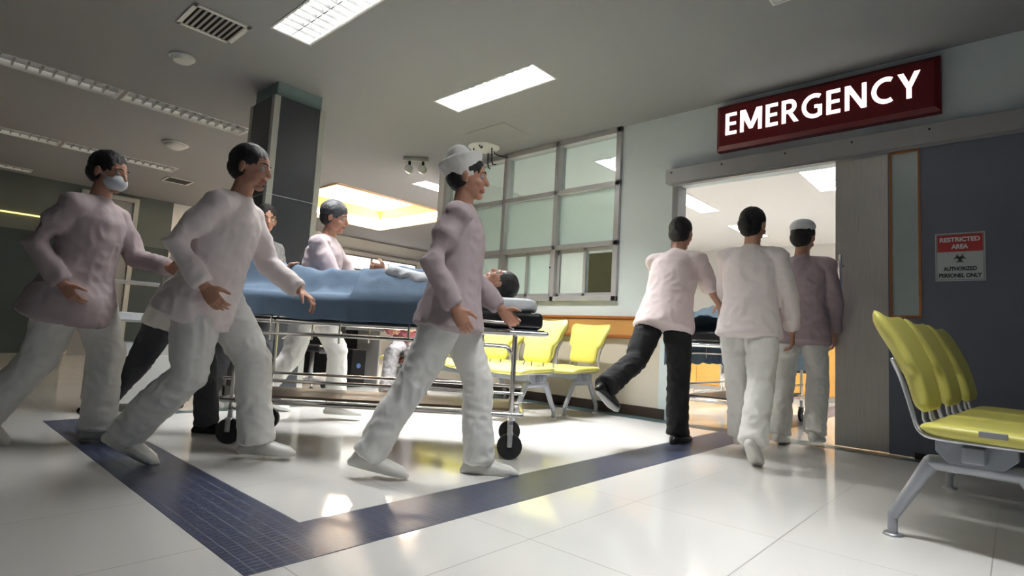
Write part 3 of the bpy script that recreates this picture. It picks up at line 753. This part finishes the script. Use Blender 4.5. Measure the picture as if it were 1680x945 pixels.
    for s in (-1, 1):
        ellipsoid(bm, hpnt(-.008, s*.077, -.010), (.020, .009, .031), HR @ Matrix.Rotation(s*.3, 3, 'Z'))
        ellipsoid(bm, hpnt(.058, s*.036, -.030), (.026, .022, .020), HR)
    for z, r in ((-.056, .0075), (-.066, .0085)):
        tube(bm, [hpnt(.078, -.024, z), hpnt(.088, 0, z), hpnt(.078, .024, z)], [r*.6, r, r*.6], 8)
    for s, (sh, el, wr, d2, th, n, cu) in arms.items():
        tube(bm, [sh+sd*.01-side*s*.03, sh, (sh*2+el)/3, el, (el*2+wr)/3, wr], [.040, .048, .044, .037, .038, .026], 14)
        tube(bm, [wr-d2*.01, wr+d2*.02, wr+d2*.055, wr+d2*.088], [(.020,.024), (.015,.032), (.014,.039), (.012,.037)], 14, ref=n)
        for i, (off, ln) in enumerate(((.028, .92), (.0095, 1.0), (-.0095, .94), (-.027, .76))):
            p = wr+d2*(.082-.004*abs(i-1))+th*off; pts = [p-d2*.02, p]; ang = 0
            for sg_, c in ((.043*ln, .8), (.026*ln, 1.15), (.020*ln, .8)):
                ang += cu*c; dd = d2*math.cos(ang)+n*math.sin(ang)+th*off*.8; p = p+dd.normalized()*sg_; pts.append(p)
            tube(bm, pts, [.0085, .0088, .0080, .0072, .0062], 8)
        p = wr+d2*.022+th*.024; pts = [p-th*.012]
        for sg_, q in ((.034, .25), (.030, .55), (.024, .7)):
            dd = (d2*(.72+q*.2)+th*(.85-q*.75)+n*q*.75).normalized(); p = p+dd*sg_; pts.append(p)
        tube(bm, pts, [.014, .0125, .0100, .0078], 8)
    for s, (hip, kn, an, fx, fz) in legs.items():
        tube(bm, [hip+Z*.03, hip*.66+kn*.34, kn, kn*.68+an*.32+(-fx)*.008, an], [.088, .076, .052, .052, .034], 14)
        FR = [(-.055,.022,.020,.022),(-.03,.030,.036,.036),(.02,.031,.042,.042),(.07,.038,.030,.030),(.115,.042,.020,.020),(.16,.036,.013,.014)]
        tube(bm, [an-fz*(.075-q[3])+fx*q[0] for q in FR], [(q[2], q[1]) for q in FR], 12, ref=fz)
        if cl.get('shoe') is None:
            for i in range(5):
                o_ = (i-2)*.016*s; q0 = an-fz*.064+fx*.150+Yv*o_
                tube(bm, [q0, q0+fx*(.038-.004*abs(i-1)-.004*i)], [.011 if i else .014, .009], 8)
    me = remesh(bm, .0052, 1)
    body = put(me, 'body', ['skin', 'lip'], t)
    HRi = HR.transposed()
    for p in me.polygons:
        q = HRi @ (p.center-hc)
        if abs(q.x-.088) < .03 and abs(q.y) < .026 and -.074 < q.z < -.047: p.material_index = 1
    me.transform(mtx)
    # clothes -----------------------------------------------------
    vox = .009
    def shirt(m, long_sleeve=True, hem=-.13, flare=.0, seed=0., skirt=0.):
        bm = bmesh.new()
        q = [(hem, .205+flare, .158+flare*1.4), (-.04, .203+flare*.6, .152+flare), (.06, .190, .143), (.18, .174, .132), (.31, .180, .136), (.40, .180, .130), (.452, .158, .106), (.492, .105, .082), (.512, .075, .070), (.528, .066, .062)]
        tube(bm, [P0+sd*a[0]-(sx*skirt*max(0, -(a[0]-.1))) for a in q], [(a[1], a[2]) for a in q], 24, ref=side, ck=(.12, .3))
        for s, (sh, el, wr, d2, th, n, cu) in arms.items():
            tube(bm, [nb-sd*.058+side*s*.045, sh-sd*.004+side*s*.004], [(.062,.066), (.064,.068)], 14)
            if long_sleeve: tube(bm, [sh+sd*.005-side*s*.04, sh, sh*.5+el*.5, el, el*.4+wr*.6, wr-d2*.015], [.050, .064, .066, .060, .054, .048], 16, ck=(.6, .2))
            else: tube(bm, [sh+sd*.005-side*s*.04, sh, sh*.4+el*.6, el-(el-sh)*.08], [.050, .064, .067, .068], 16, ck=(.6, .2))
        me = remesh(bm, vox, 4); fold(me, .010, 9, seed, .7); return put(me, cl.get('topname', 'shirt'), m, t, mtx)
    def trousers(m, width=1., seed=3.):
        bm = bmesh.new()
        tube(bm, [P0-Z*.07, P0, P0+sd*.06, P0+sd*.11], [(.135,.115), (.178,.130), (.168,.122), (.152,.108)], 22, ref=Yv, ck=(.3, .2))
        for s, (hip, kn, an, fx, fz) in legs.items():
            d2 = (an-kn).normalized()
            tube(bm, [hip+Z*.02, hip*.6+kn*.4, kn, kn*.5+an*.5-fx*.006, an-d2*.03, an+d2*.012], [.100, .092*width, .075*width, .073*width, .074*width, .078*width], 18, ck=(1, .15))
        me = remesh(bm, vox, 4); fold(me, .011, 10, seed, .8); return put(me, 'trousers', m, t, mtx)
    seed = loc[0]*3.1+loc[1]*7.7
    if cl.get('top'): shirt(cl['top'], cl.get('long', True), cl.get('hem', -.13), cl.get('flare', .01), seed, cl.get('tail', 0))
    if cl.get('legs'): trousers(cl['legs'], cl.get('width', 1.), seed+4)
    if cl.get('shoe'):
        for s, (hip, kn, an, fx, fz) in legs.items():
            bm = bmesh.new()
            FR = [(-.072,.024,.026),(-.055,.033,.045),(-.02,.038,.060),(.03,.041,.056),(.075,.046,.044),(.125,.049,.036),(.165,.044,.030),(.190,.026,.020)]
            tube(bm, [an-fz*(.078-q[2]*.62)+fx*q[0] for q in FR], [(q[2], q[1]) for q in FR], 18, ref=fz)
            for v in bm.verts:
                dz = (v.co-an).dot(fz)+.078
                if dz < 0: v.co -= fz*dz
            for f in bm.faces:
                if (f.calc_center_median()-an).dot(fz)+.078 < .016: f.material_index = 1
            me = bpy.data.meshes.new('shoe'); bmesh.ops.recalc_face_normals(bm, faces=bm.faces[:]); bm.to_mesh(me); bm.free()
            put(me, 'shoe', [cl['shoe'], cl.get('sole', 'sole')], t, mtx)
    # hair, eyes, cap
    bm = bmesh.new()
    ellipsoid(bm, hpnt(-.017, 0, .041), (.100, .083, .091), HR, 24, 16); ellipsoid(bm, hpnt(-.042, 0, -.006), (.073, .077, .083 if cl.get('hairlong') else .068), HR, 24, 16)
    if cl.get('bun'): ellipsoid(bm, hpnt(-.115, 0, -.01), (.042, .046, .046), HR); tube(bm, [hpnt(-.06, 0, -.05), hpnt(-.10, 0, -.03)], .04, 12)
    me = remesh(bm, .0055, 2); fold(me, .004, 40, 1., .3); put(me, 'hair', cl.get('hair', 'hair'), t, mtx)
    bm = bmesh.new()
    for s in (-1, 1): tube(bm, [hpnt(.0935, s*.016, .027), hpnt(.0895, s*.032, .031), hpnt(.074, s*.049, .024)], [.0032, .004, .0022], 6)
    me = bpy.data.meshes.new('eyebrows'); bm.to_mesh(me); bm.free(); put(me, 'eyebrows', 'hair', t, mtx)
    if eyes:
        for s in (-1, 1):
            bm = bmesh.new(); c_ = hpnt(.0745, s*.031, .002); ellipsoid(bm, c_, (.0135,.0135,.0125), HR, 14, 10)
            for f in bm.faces:
                if (HRi @ (f.calc_center_median()-c_)).x > .0085: f.material_index = 1
            me = bpy.data.meshes.new('eye'); bm.to_mesh(me); bm.free(); put(me, 'eye', ['eye_w', 'eye_i'], t, mtx)
    if cl.get('mask'):
        bm = bmesh.new(); ellipsoid(bm, hpnt(.052, 0, -.048), (.062, .063, .052), HR, 24, 16)
        for s in (-1, 1): tube(bm, [hpnt(.04, s*.058, -.03), hpnt(-.012, s*.082, .0)], .003, 6)
        me = bpy.data.meshes.new('mask'); bm.to_mesh(me); bm.free(); put(me, 'face_mask', 'sheet', t, mtx)
    if cl.get('cap'):
        bm = bmesh.new(); lift = cl.get('caplift', .0)
        if cl.get('captype') == 'net':
            if cl.get('capup'): ellipsoid(bm, hpnt(-.032, 0, .085), (.104, .090, .062), HR @ Matrix.Rotation(-.35, 3, 'Y'), 24, 16)
            else: ellipsoid(bm, hpnt(-.022, 0, .050), (.106, .094, .092), HR, 24, 16)
        else:
            q = [(-.02,.10,.088),(.03,.108,.095),(.075,.122,.110),(.090,.112,.100),(.096,.07,.07)]
            tube(bm, [hpnt(-.03-z*.25, 0, .045+z*cl.get('caph', 1.)+lift) for z, a, b in q], [(a, b) for z, a, b in q], 24, ref=HR @ X)
        me = remesh(bm, .007, 2); fold(me, .004, 20, 2.); put(me, 'cap', cl['cap'], t, mtx)
    return t

HG = -47.8
def st(depth, px, H=1.0, lat=None):
    """point on the walkers' strip: depth metres ahead of the viewpoint, px metres to the right of its axis"""
    a = rad(YAW); return (math.cos(a)*depth+math.sin(a)*px, math.sin(a)*depth-math.cos(a)*px)
# walkers alongside the trolley (depth ahead, lateral offset)
person('walker at far left in a white face mask, greyish pink jacket and white trousers', st(3.10, -2.40), HG,
    dict(lean=6, legL=(20,22,0), legR=(-12,26,32), armL=(28,6,50,15), armR=(-28,14,62,10), head=8),
    dict(top='mauve_light', legs='white_cloth', shoe='shoe_w', mask=1, flare=.045, tail=.12, hem=-.17, width=1.15), 1.64)
person('walker in pale pink shirt and white trousers leaning into the left trolley end', st(2.90, -1.57), HG,
    dict(lean=12, legL=(33,26,0), legR=(0,42,22), armL=(22,8,34,8), armR=(-35,12,72,5), head=6, palmL='down'),
    dict(top='pink_cloth2', legs='white_cloth', shoe='shoe_w', flare=.03, tail=.15, width=1.18), 1.70)
person('walker in dark grey trousers mostly hidden behind the pale pink shirt at the trolley end', st(3.52, -2.08), HG,
    dict(lean=14, legL=(24,18,0), legR=(-24,14,28), armL=(10,5,40,8), armR=(5,5,45,8), head=6),
    dict(top='cream_cloth', legs='grey_cloth', shoe='shoe_b', sole='rubber'), 1.55)
person('walker in mauve top and dark cap on the far side of the trolley', st(4.32, -1.53), HG,
    dict(lean=8, legL=(28,25,0), legR=(-12,24,30), armL=(35,6,36,12), armR=(30,6,32,5), head=10, palmR='down'),
    dict(top='mauve_light', legs='white_cloth', shoe='shoe_w', cap='hair_grey', captype='net'), 1.70)
person('white capped nurse in mauve top and white trousers striding in front of the trolley', st(2.85, -.30), HG,
    dict(lean=2, legL=(22,18,0), legR=(-22,6,10), armL=(12,5,34,10), armR=(-22,12,52,4), head=2),
    dict(top='mauve_light', legs='white_cloth', shoe='shoe_w', cap='white_cloth', caph=.6, flare=.02, tail=.05, width=1.05, hem=-.10), 1.67)
person('short haired person in a dark patterned top standing beyond the trolley near the column', st(4.75, -2.20), HG-25,
    dict(lean=4, legL=(16,4,0), legR=(-18,4,12), armL=(10,8,30,10), armR=(5,12,40,10), head=8, look=-25),
    dict(top='pattern_cloth', legs='grey_cloth', shoe='shoe_w', long=False, hem=-.10), 1.74)
# through the doorway
person('man in pale pink shirt and black trousers pushing the trolley into the bright room', (3.95, 1.99), 2,
    dict(lean=21, legL=(-36,30,30), legR=(4,6,0), armL=(48,6,20,5), armR=(44,6,24,5), head=0, palmL='down', palmR='down'),
    dict(top='pink_cloth', legs='black_cloth', shoe='shoe_b', sole='rubber', long=False, hem=-.10), 1.79)
person('dark haired woman in pale pink blouse and white trousers walking to the doorway', (3.84, 1.33), 4,
    dict(lean=5, legL=(20,6,0), legR=(-10,20,34), armL=(30,8,35,5), armR=(4,14,16,0), head=4, look=-14),
    dict(top='pink_cloth2', legs='white_cloth', shoe='shoe_w', bun=1, hairlong=1, flare=.012, hem=-.09, width=1.1), 1.66)
person('woman in mauve jacket and white cap walking beside the steel door edge', (4.80, 1.27), 2,
    dict(lean=5, legL=(-4,6,6), legR=(16,34,6), armL=(25,8,30,5), armR=(6,8,14,2), head=14, look=-10),
    dict(top='mauve_cloth', legs='white_cloth', shoe='shoe_w', cap='sheet', captype='net', capup=1, hairlong=1, hem=-.13), 1.76)
person('barefoot person in wine red patterned clothes seated at the far end of the green seats', (3.66, 4.72), 222,
    dict(lean=6, legL=(84,72,0), legR=(84,66,4), armL=(30,6,60,20), armR=(25,6,60,20), head=12),
    dict(top='red_cloth', legs='pattern_cloth'), 1.58, seat=.545)

# ------------------------------------------------------------ trolleys
def trolley(label, loc, rotz, drop=False):
    t = thing('hospital_trolley', label, 'hospital trolley', loc, rotz)
    L_, W_ = 1.0, .31
    bm = bmesh.new(); box(bm, -L_+.02, L_-.02, -W_+.02, W_-.02, .76, .86); obj('mattress', bm, 'plastic_b', t, bevel=.03, seg=3)
    bm = bmesh.new()
    for s in (-1, 1): tube(bm, [(-L_, s*W_, .735), (L_, s*W_, .735)], .016, 10)
    for x in (-L_, L_): tube(bm, [(x, -W_, .735), (x, W_, .735)], .016, 10)
    box(bm, -L_+.01, L_-.01, -W_+.01, W_-.01, .742, .757)
    obj('deck_frame', bm, 'chrome', t, smooth=False)
    for s in (-1, 1):
        bm = bmesh.new()
        for z in (.66, .80): tube(bm, smoothpath([(-.80, s*(W_+.035), z-.04), (-.76, s*(W_+.035), z), (.76, s*(W_+.035), z), (.80, s*(W_+.035), z-.04)], 1), .0105, 8)
        for x in (-.6, -.2, .2, .6): tube(bm, [(x, s*(W_+.035), .62), (x, s*(W_+.035), .80)], .007, 6)
        obj('side_rail', bm, 'chrome', t, smooth=True)
    bm = bmesh.new()
    for s in (-1, 1):
        for z, r in ((.38, .010), (.255, .016)): tube(bm, [(-.88, s*.27, z), (.88, s*.27, z)], r, 10)
    for x in (-.88, .88): tube(bm, [(x, -.27, .255), (x, .27, .255)], .014, 10)
    obj('base_frame', bm, 'chrome', t, smooth=True)
    bm = bmesh.new(); box(bm, -.84, .84, -.25, .25, .275, .29); obj('lower_shelf', bm, 'brown_plastic' if not drop else 'plastic_b', t, bevel=.004)
    for x in (-.82, .82):
        for s in (-1, 1):
            bm = bmesh.new(); tube(bm, [(x, s*.27, .20), (x, s*.27, .73)], .014, 10); obj('post', bm, 'chrome', t, smooth=True)
            bm = bmesh.new(); tube(bm, [(x, s*.27, .135), (x, s*.27, .22)], .014, 10); tube(bm, [(x, s*.27-.022, .075), (x, s*.27-.022, .15)], [(.016,.004)]*2, 8); tube(bm, [(x, s*.27+.022, .075), (x, s*.27+.022, .15)], [(.016,.004)]*2, 8); box(bm, x-.018, x+.018, s*.27-.026, s*.27+.026, .14, .152)
            cs = obj('castor', bm, 'alu', t)
            bm = bmesh.new(); tube(bm, [(x, s*.27-.015, .075), (x, s*.27+.015, .075)], .074, 22, caps=False); obj('wheel', bm, 'rubber', cs, bevel=.006)
    return t
def drape(label, parentloc, rotz, name, x0, x1, hang, mound, m='blue_cloth', zt=.875, seed=0., W_=.31, group=None):
    nx_, ny_ = 110, 80; bm = bmesh.new(); G = []
    tot = W_+.03+hang
    for i in range(nx_+1):
        row = []; x = x0+(x1-x0)*i/nx_
        for j in range(ny_+1):
            v = -1+2*j/ny_; hg = tot*(1+.10*noise.noise(Vector((x*4+seed, v, 0)))); w_ = v*hg; a = abs(w_); s = 1 if v >= 0 else -1
            edge = W_+.045
            if a <= edge: y = w_; z = zt+mound(x, w_)
            else: y = s*(edge+.014*noise.noise(Vector((x*9+seed, s*3, 1)))*min(1, (a-edge)*6)+.02); z = zt-(a-edge)
            n_ = noise.noise(Vector((x*5+seed, w_*9, 3)))+.5*noise.noise(Vector((x*13, w_*20+seed, 5)))
            if a <= edge: z += (.024*n_-.045*abs(noise.noise(Vector((x*6+seed, w_*5+x*3, 8))))+.012)*min(1, (edge-a)*8)+.012*math.exp(-((a-edge)/.03)**2)*0
            else: y += s*.012*(1+math.sin(x*34+2*math.sin(x*9+seed)))*min(1, (a-edge)*7)
            row.append(bm.verts.new((x, y, z)))
        G.append(row)
    for i in range(nx_):
        for j in range(ny_): bm.faces.new((G[i][j], G[i+1][j], G[i+1][j+1], G[i][j+1]))
    o = obj(name, bm, m, None, smooth=True, loc=parentloc, rotz=rotz)
    sm_ = o.modifiers.new('s', 'SMOOTH'); sm_.iterations = 2
    so = o.modifiers.new('t', 'SOLIDIFY'); so.thickness = .006; so.offset = 1
    return tag(o, label, 'blanket', group)
TP = (2.14, 3.0, 0); TR = rad(HG)
trolley('chrome hospital trolley rushed along in the centre, carrying the lying patient', TP, TR)
LM = Matrix.Translation(TP) @ Matrix.Rotation(TR, 4, 'Z') @ Matrix.Translation((.06, 0, .935)) @ Matrix(((0,0,1,0),(0,-1,0,0),(1,0,0,0),(0,0,0,1)))
person('patient lying on the chrome trolley under the blue blanket', (0, 0), 0,
    dict(lean=8, legL=(6,8,-60), legR=(4,6,-60), armL=(4,10,10,8), armR=(4,10,10,8), head=14),
    dict(top='sheet', legs='sheet'), 1.60, lying=LM)
def body_mound(x, w):
    if x < -.15: c_ = .17*math.exp(-((abs(w)-.10)/.10)**2)+.02; c_ *= 1+.30*math.exp(-((x+.80)/.10)**2)
    else: c_ = .215*math.exp(-(w/.31)**4)
    return c_*min(1, max(0, (x+1.0)/.12))
drape('crumpled blue blanket over the patient on the central trolley', TP, TR, 'blanket', -1.03, .50, .14, body_mound)
bm = bmesh.new()
pad(bm, lambda s: .26, 0, 0, .10, lambda s: (0, 0), 14, 10) if False else None
ms = bmesh.ops.create_uvsphere(bm, u_segments=32, v_segments=16, radius=1)
for v in bm.verts:
    p = v.co; q = Vector([math.copysign(abs(c_)**.55, c_) for c_ in p]); v.co = Vector((q.x*.19, q.y*.27, q.z*.045*(1.15-.5*math.exp(-(q.x**2+q.y**2)*3))))
for f in bm.faces: f.smooth = True
pz = Matrix.Rotation(TR, 3, 'Z') @ Vector((.76, 0, 0))
tag(obj('pillow', bm, 'sheet', loc=(TP[0]+pz.x, TP[1]+pz.y, .905), rotz=TR), 'white pillow under the head of the patient on the central trolley', 'pillow')
T2 = (5.72, 1.98, 0)
trolley('chrome trolley being pushed through the doorway into the bright room', T2, 0, True)
drape('blue cloth hanging over the near end of the doorway trolley', T2, 0, 'blanket', -1.04, .7, .34, lambda x, w: .08*math.exp(-(w/.2)**2)+.12*math.exp(-((x+.8)/.2)**2), m='blue_lit', seed=5)

# ------------------------------------------------------------ furniture beyond
t = thing('desk', 'dark desk with modesty panel beyond the trolley, below the far lit windows', 'desk', (3.45, 6.55, 0))
bm = bmesh.new(); box(bm, -.95, .95, -.32, .32, .70, .735); obj('desktop', bm, 'plastic_g', t, bevel=.004)
bm = bmesh.new(); box(bm, -.9, .9, .22, .24, .12, .70); obj('modesty_panel', bm, 'dark', t)
for x in (-.92, .9):
    bm = bmesh.new(); box(bm, x, x+.02, -.3, .3, 0, .70); obj('side_panel', bm, 'plastic_w', t)
t = thing('computer_tower', 'black computer tower with a round blue button, on the floor under the desk', 'computer', (3.95, 6.30, 0))
bm = bmesh.new(); box(bm, -.10, .10, -.22, .22, .02, .46); obj('case', bm, 'plastic_b', t, bevel=.008)
bm = bmesh.new(); cyl(bm, (0, -.22, .26), (0, -.224, .26), .03, 20); obj('power_button', bm, 'blue_led', t)
bm = bmesh.new(); box(bm, -.10, .10, -.20, -.16, 0, .02); box(bm, -.10, .10, .16, .20, 0, .02); obj('feet', bm, 'rubber', t)
t = thing('computer_monitor', 'black computer monitor on the desk beyond the trolley', 'monitor', (3.60, 6.62, .735), .3)
bm = bmesh.new(); box(bm, -.24, .24, -.02, .02, .10, .42); obj('screen', bm, 'plastic_b', t, bevel=.006)
bm = bmesh.new(); box(bm, -.03, .03, -.0, .03, .01, .2); box(bm, -.12, .12, -.08, .08, 0, .012); obj('stand', bm, 'plastic_b', t, bevel=.004)
t = thing('office_chair', 'black office chair on castors in front of the desk', 'office chair', (3.25, 5.95, 0), .5)
bm = bmesh.new(); box(bm, -.24, .24, -.24, .24, .44, .51); obj('seat', bm, 'plastic_b', t, bevel=.03, seg=3)
bm = bmesh.new(); box(bm, -.22, .22, -.28, -.22, .58, 1.0); obj('backrest', bm, 'plastic_b', t, bevel=.025, seg=3)
bm = bmesh.new(); cyl(bm, (0,0,.10), (0,0,.44), .025); tube(bm, smoothpath([(0,-.1,.43), (0,-.27,.44), (0,-.28,.62)], 2), .018, 8)
for k in range(5):
    a_ = k*2*PI/5; tube(bm, [(0,0,.12), (.28*math.cos(a_), .28*math.sin(a_), .075)], [.022, .014], 8)
obj('base', bm, 'alu', t, smooth=True)
for k in range(5):
    a_ = k*2*PI/5; x, y = .28*math.cos(a_), .28*math.sin(a_)
    bm = bmesh.new(); cyl(bm, (x-.02, y, .028), (x+.02, y, .028), .028, 16); cyl(bm, (x, y, .03), (x, y, .075), .008); obj('castor', bm, 'rubber', t)
t = thing('supply_cart', 'white supply cart with stacked packs between the two left walkers', 'cart', (1.36, 5.14, 0))
bm = bmesh.new(); box(bm, -.32, .32, -.2, .2, .06, .42); obj('body', bm, 'plastic_w', t, bevel=.006)
bm = bmesh.new()
for x in (-.31, .31):
    for y in (-.19, .19): tube(bm, [(x, y, .4), (x, y, .98)], .012, 8)
for z in (.68, .98): box(bm, -.32, .32, -.2, .2, z-.012, z)
obj('rack', bm, 'alu', t)
for x in (-.26, .26):
    for y in (-.15, .15):
        bm = bmesh.new(); cyl(bm, (x, y-.015, .03), (x, y+.015, .03), .03, 16); cyl(bm, (x, y, .03), (x, y, .065), .01); obj('castor', bm, 'rubber', t)
for k, (dx, z, sx_, sy_, sz_, m_, lb) in enumerate(((-.15, .42, .11, .12, .09, 'sheet', 'white folded pack on the left of the supply cart body'),
        (.12, .42, .13, .12, .14, 'plastic_w', 'white box on the right of the supply cart body'),
        (-.12, .68, .14, .12, .06, 'sheet', 'white folded linen on the middle shelf of the supply cart'),
        (.16, .68, .08, .1, .12, 'sign_red', 'dull red box on the middle shelf of the supply cart'))):
    bm = bmesh.new(); box(bm, -sx_, sx_, -sy_, sy_, 0, sz_)
    tag(obj('supply_box', bm, m_, loc=(1.36+dx, 5.14, z+.001), bevel=.006), lb, 'box', 'packs on the supply cart')
# bright room furniture
t = thing('wall_cabinet', 'orange wood cabinets along the back of the bright room', 'cabinet', (9.6, 3.4, 0))
bm = bmesh.new(); box(bm, 0, .6, -2.2, 1.4, .08, .86); obj('carcass', bm, 'wood_cab', t)
for k in range(6):
    y = -2.2+.6*k; bm = bmesh.new(); box(bm, -.02, 0, y+.006, y+.594, .10, .84); d_ = obj('cabinet_door', bm, 'wood_cab', t, bevel=.003)
    bm = bmesh.new(); box(bm, -.035, -.02, y+.52, y+.535, .55, .70); obj('handle', bm, 'alu', d_)
bm = bmesh.new(); box(bm, -.03, .62, -2.25, 1.45, .86, .90); obj('worktop', bm, 'plastic_w', t, bevel=.004)
bm = bmesh.new(); box(bm, .03, .6, -2.2, 1.4, 0, .08); obj('plinth', bm, 'plastic_w', t)
t = thing('steel_table', 'round based steel instrument table behind the doorway trolley', 'table', (7.3, 2.85, 0))
bm = bmesh.new(); box(bm, -.35, .35, -.3, .3, .80, .825); obj('tabletop', bm, 'chrome', t, bevel=.005)
bm = bmesh.new(); cyl(bm, (0,0,.06), (0,0,.80), .03, 16); obj('pillar', bm, 'chrome', t, smooth=True)
bm = bmesh.new()
for k in range(4):
    a_ = PI/4+k*PI/2; tube(bm, smoothpath([(0,0,.22), (.12*math.cos(a_), .12*math.sin(a_), .17), (.36*math.cos(a_), .36*math.sin(a_), .15)], 2), .014, 8)
    tube(bm, [(.36*math.cos(a_), .36*math.sin(a_), .15), (.38*math.cos(a_), .38*math.sin(a_), .02)], .012, 8)
ring_ = [(.36*math.cos(k*PI/12), .36*math.sin(k*PI/12), .15) for k in range(25)]
tube(bm, ring_, .010, 8, caps=False)
obj('base', bm, 'chrome', t, smooth=True)
t = thing('armchair', 'black chair with looped arm at the back of the bright room', 'chair', (8.8, 2.25, 0), .4)
bm = bmesh.new(); box(bm, -.22, .22, -.22, .22, .44, .50); obj('seat', bm, 'plastic_b', t, bevel=.025, seg=3)
bm = bmesh.new(); box(bm, .20, .25, -.2, .2, .55, .95); obj('backrest', bm, 'plastic_b', t, bevel=.02, seg=3)
for s in (-1, 1):
    bm = bmesh.new(); tube(bm, smoothpath([(.2, s*.25, .46), (-.15, s*.25, .46), (-.2, s*.25, .66), (.2, s*.25, .68)], 2), .014, 8); tube(bm, [(.18, s*.2, .45), (.22, s*.24, .01)], .012, 8); tube(bm, [(-.18, s*.2, .45), (-.22, s*.24, .01)], .012, 8); obj('arm_and_legs', bm, 'plastic_b', t, smooth=True)
# notice boards seen behind the sliding panes, carried down to the floor as one block
bm = bmesh.new(); box(bm, XW+.6, XW+.95, 3.42, 3.97, 0, 1.80)
tag(obj('notice_board', bm, 'cork', bevel=.003), 'brown notice board seen through the right sliding pane of the window', 'cabinet')
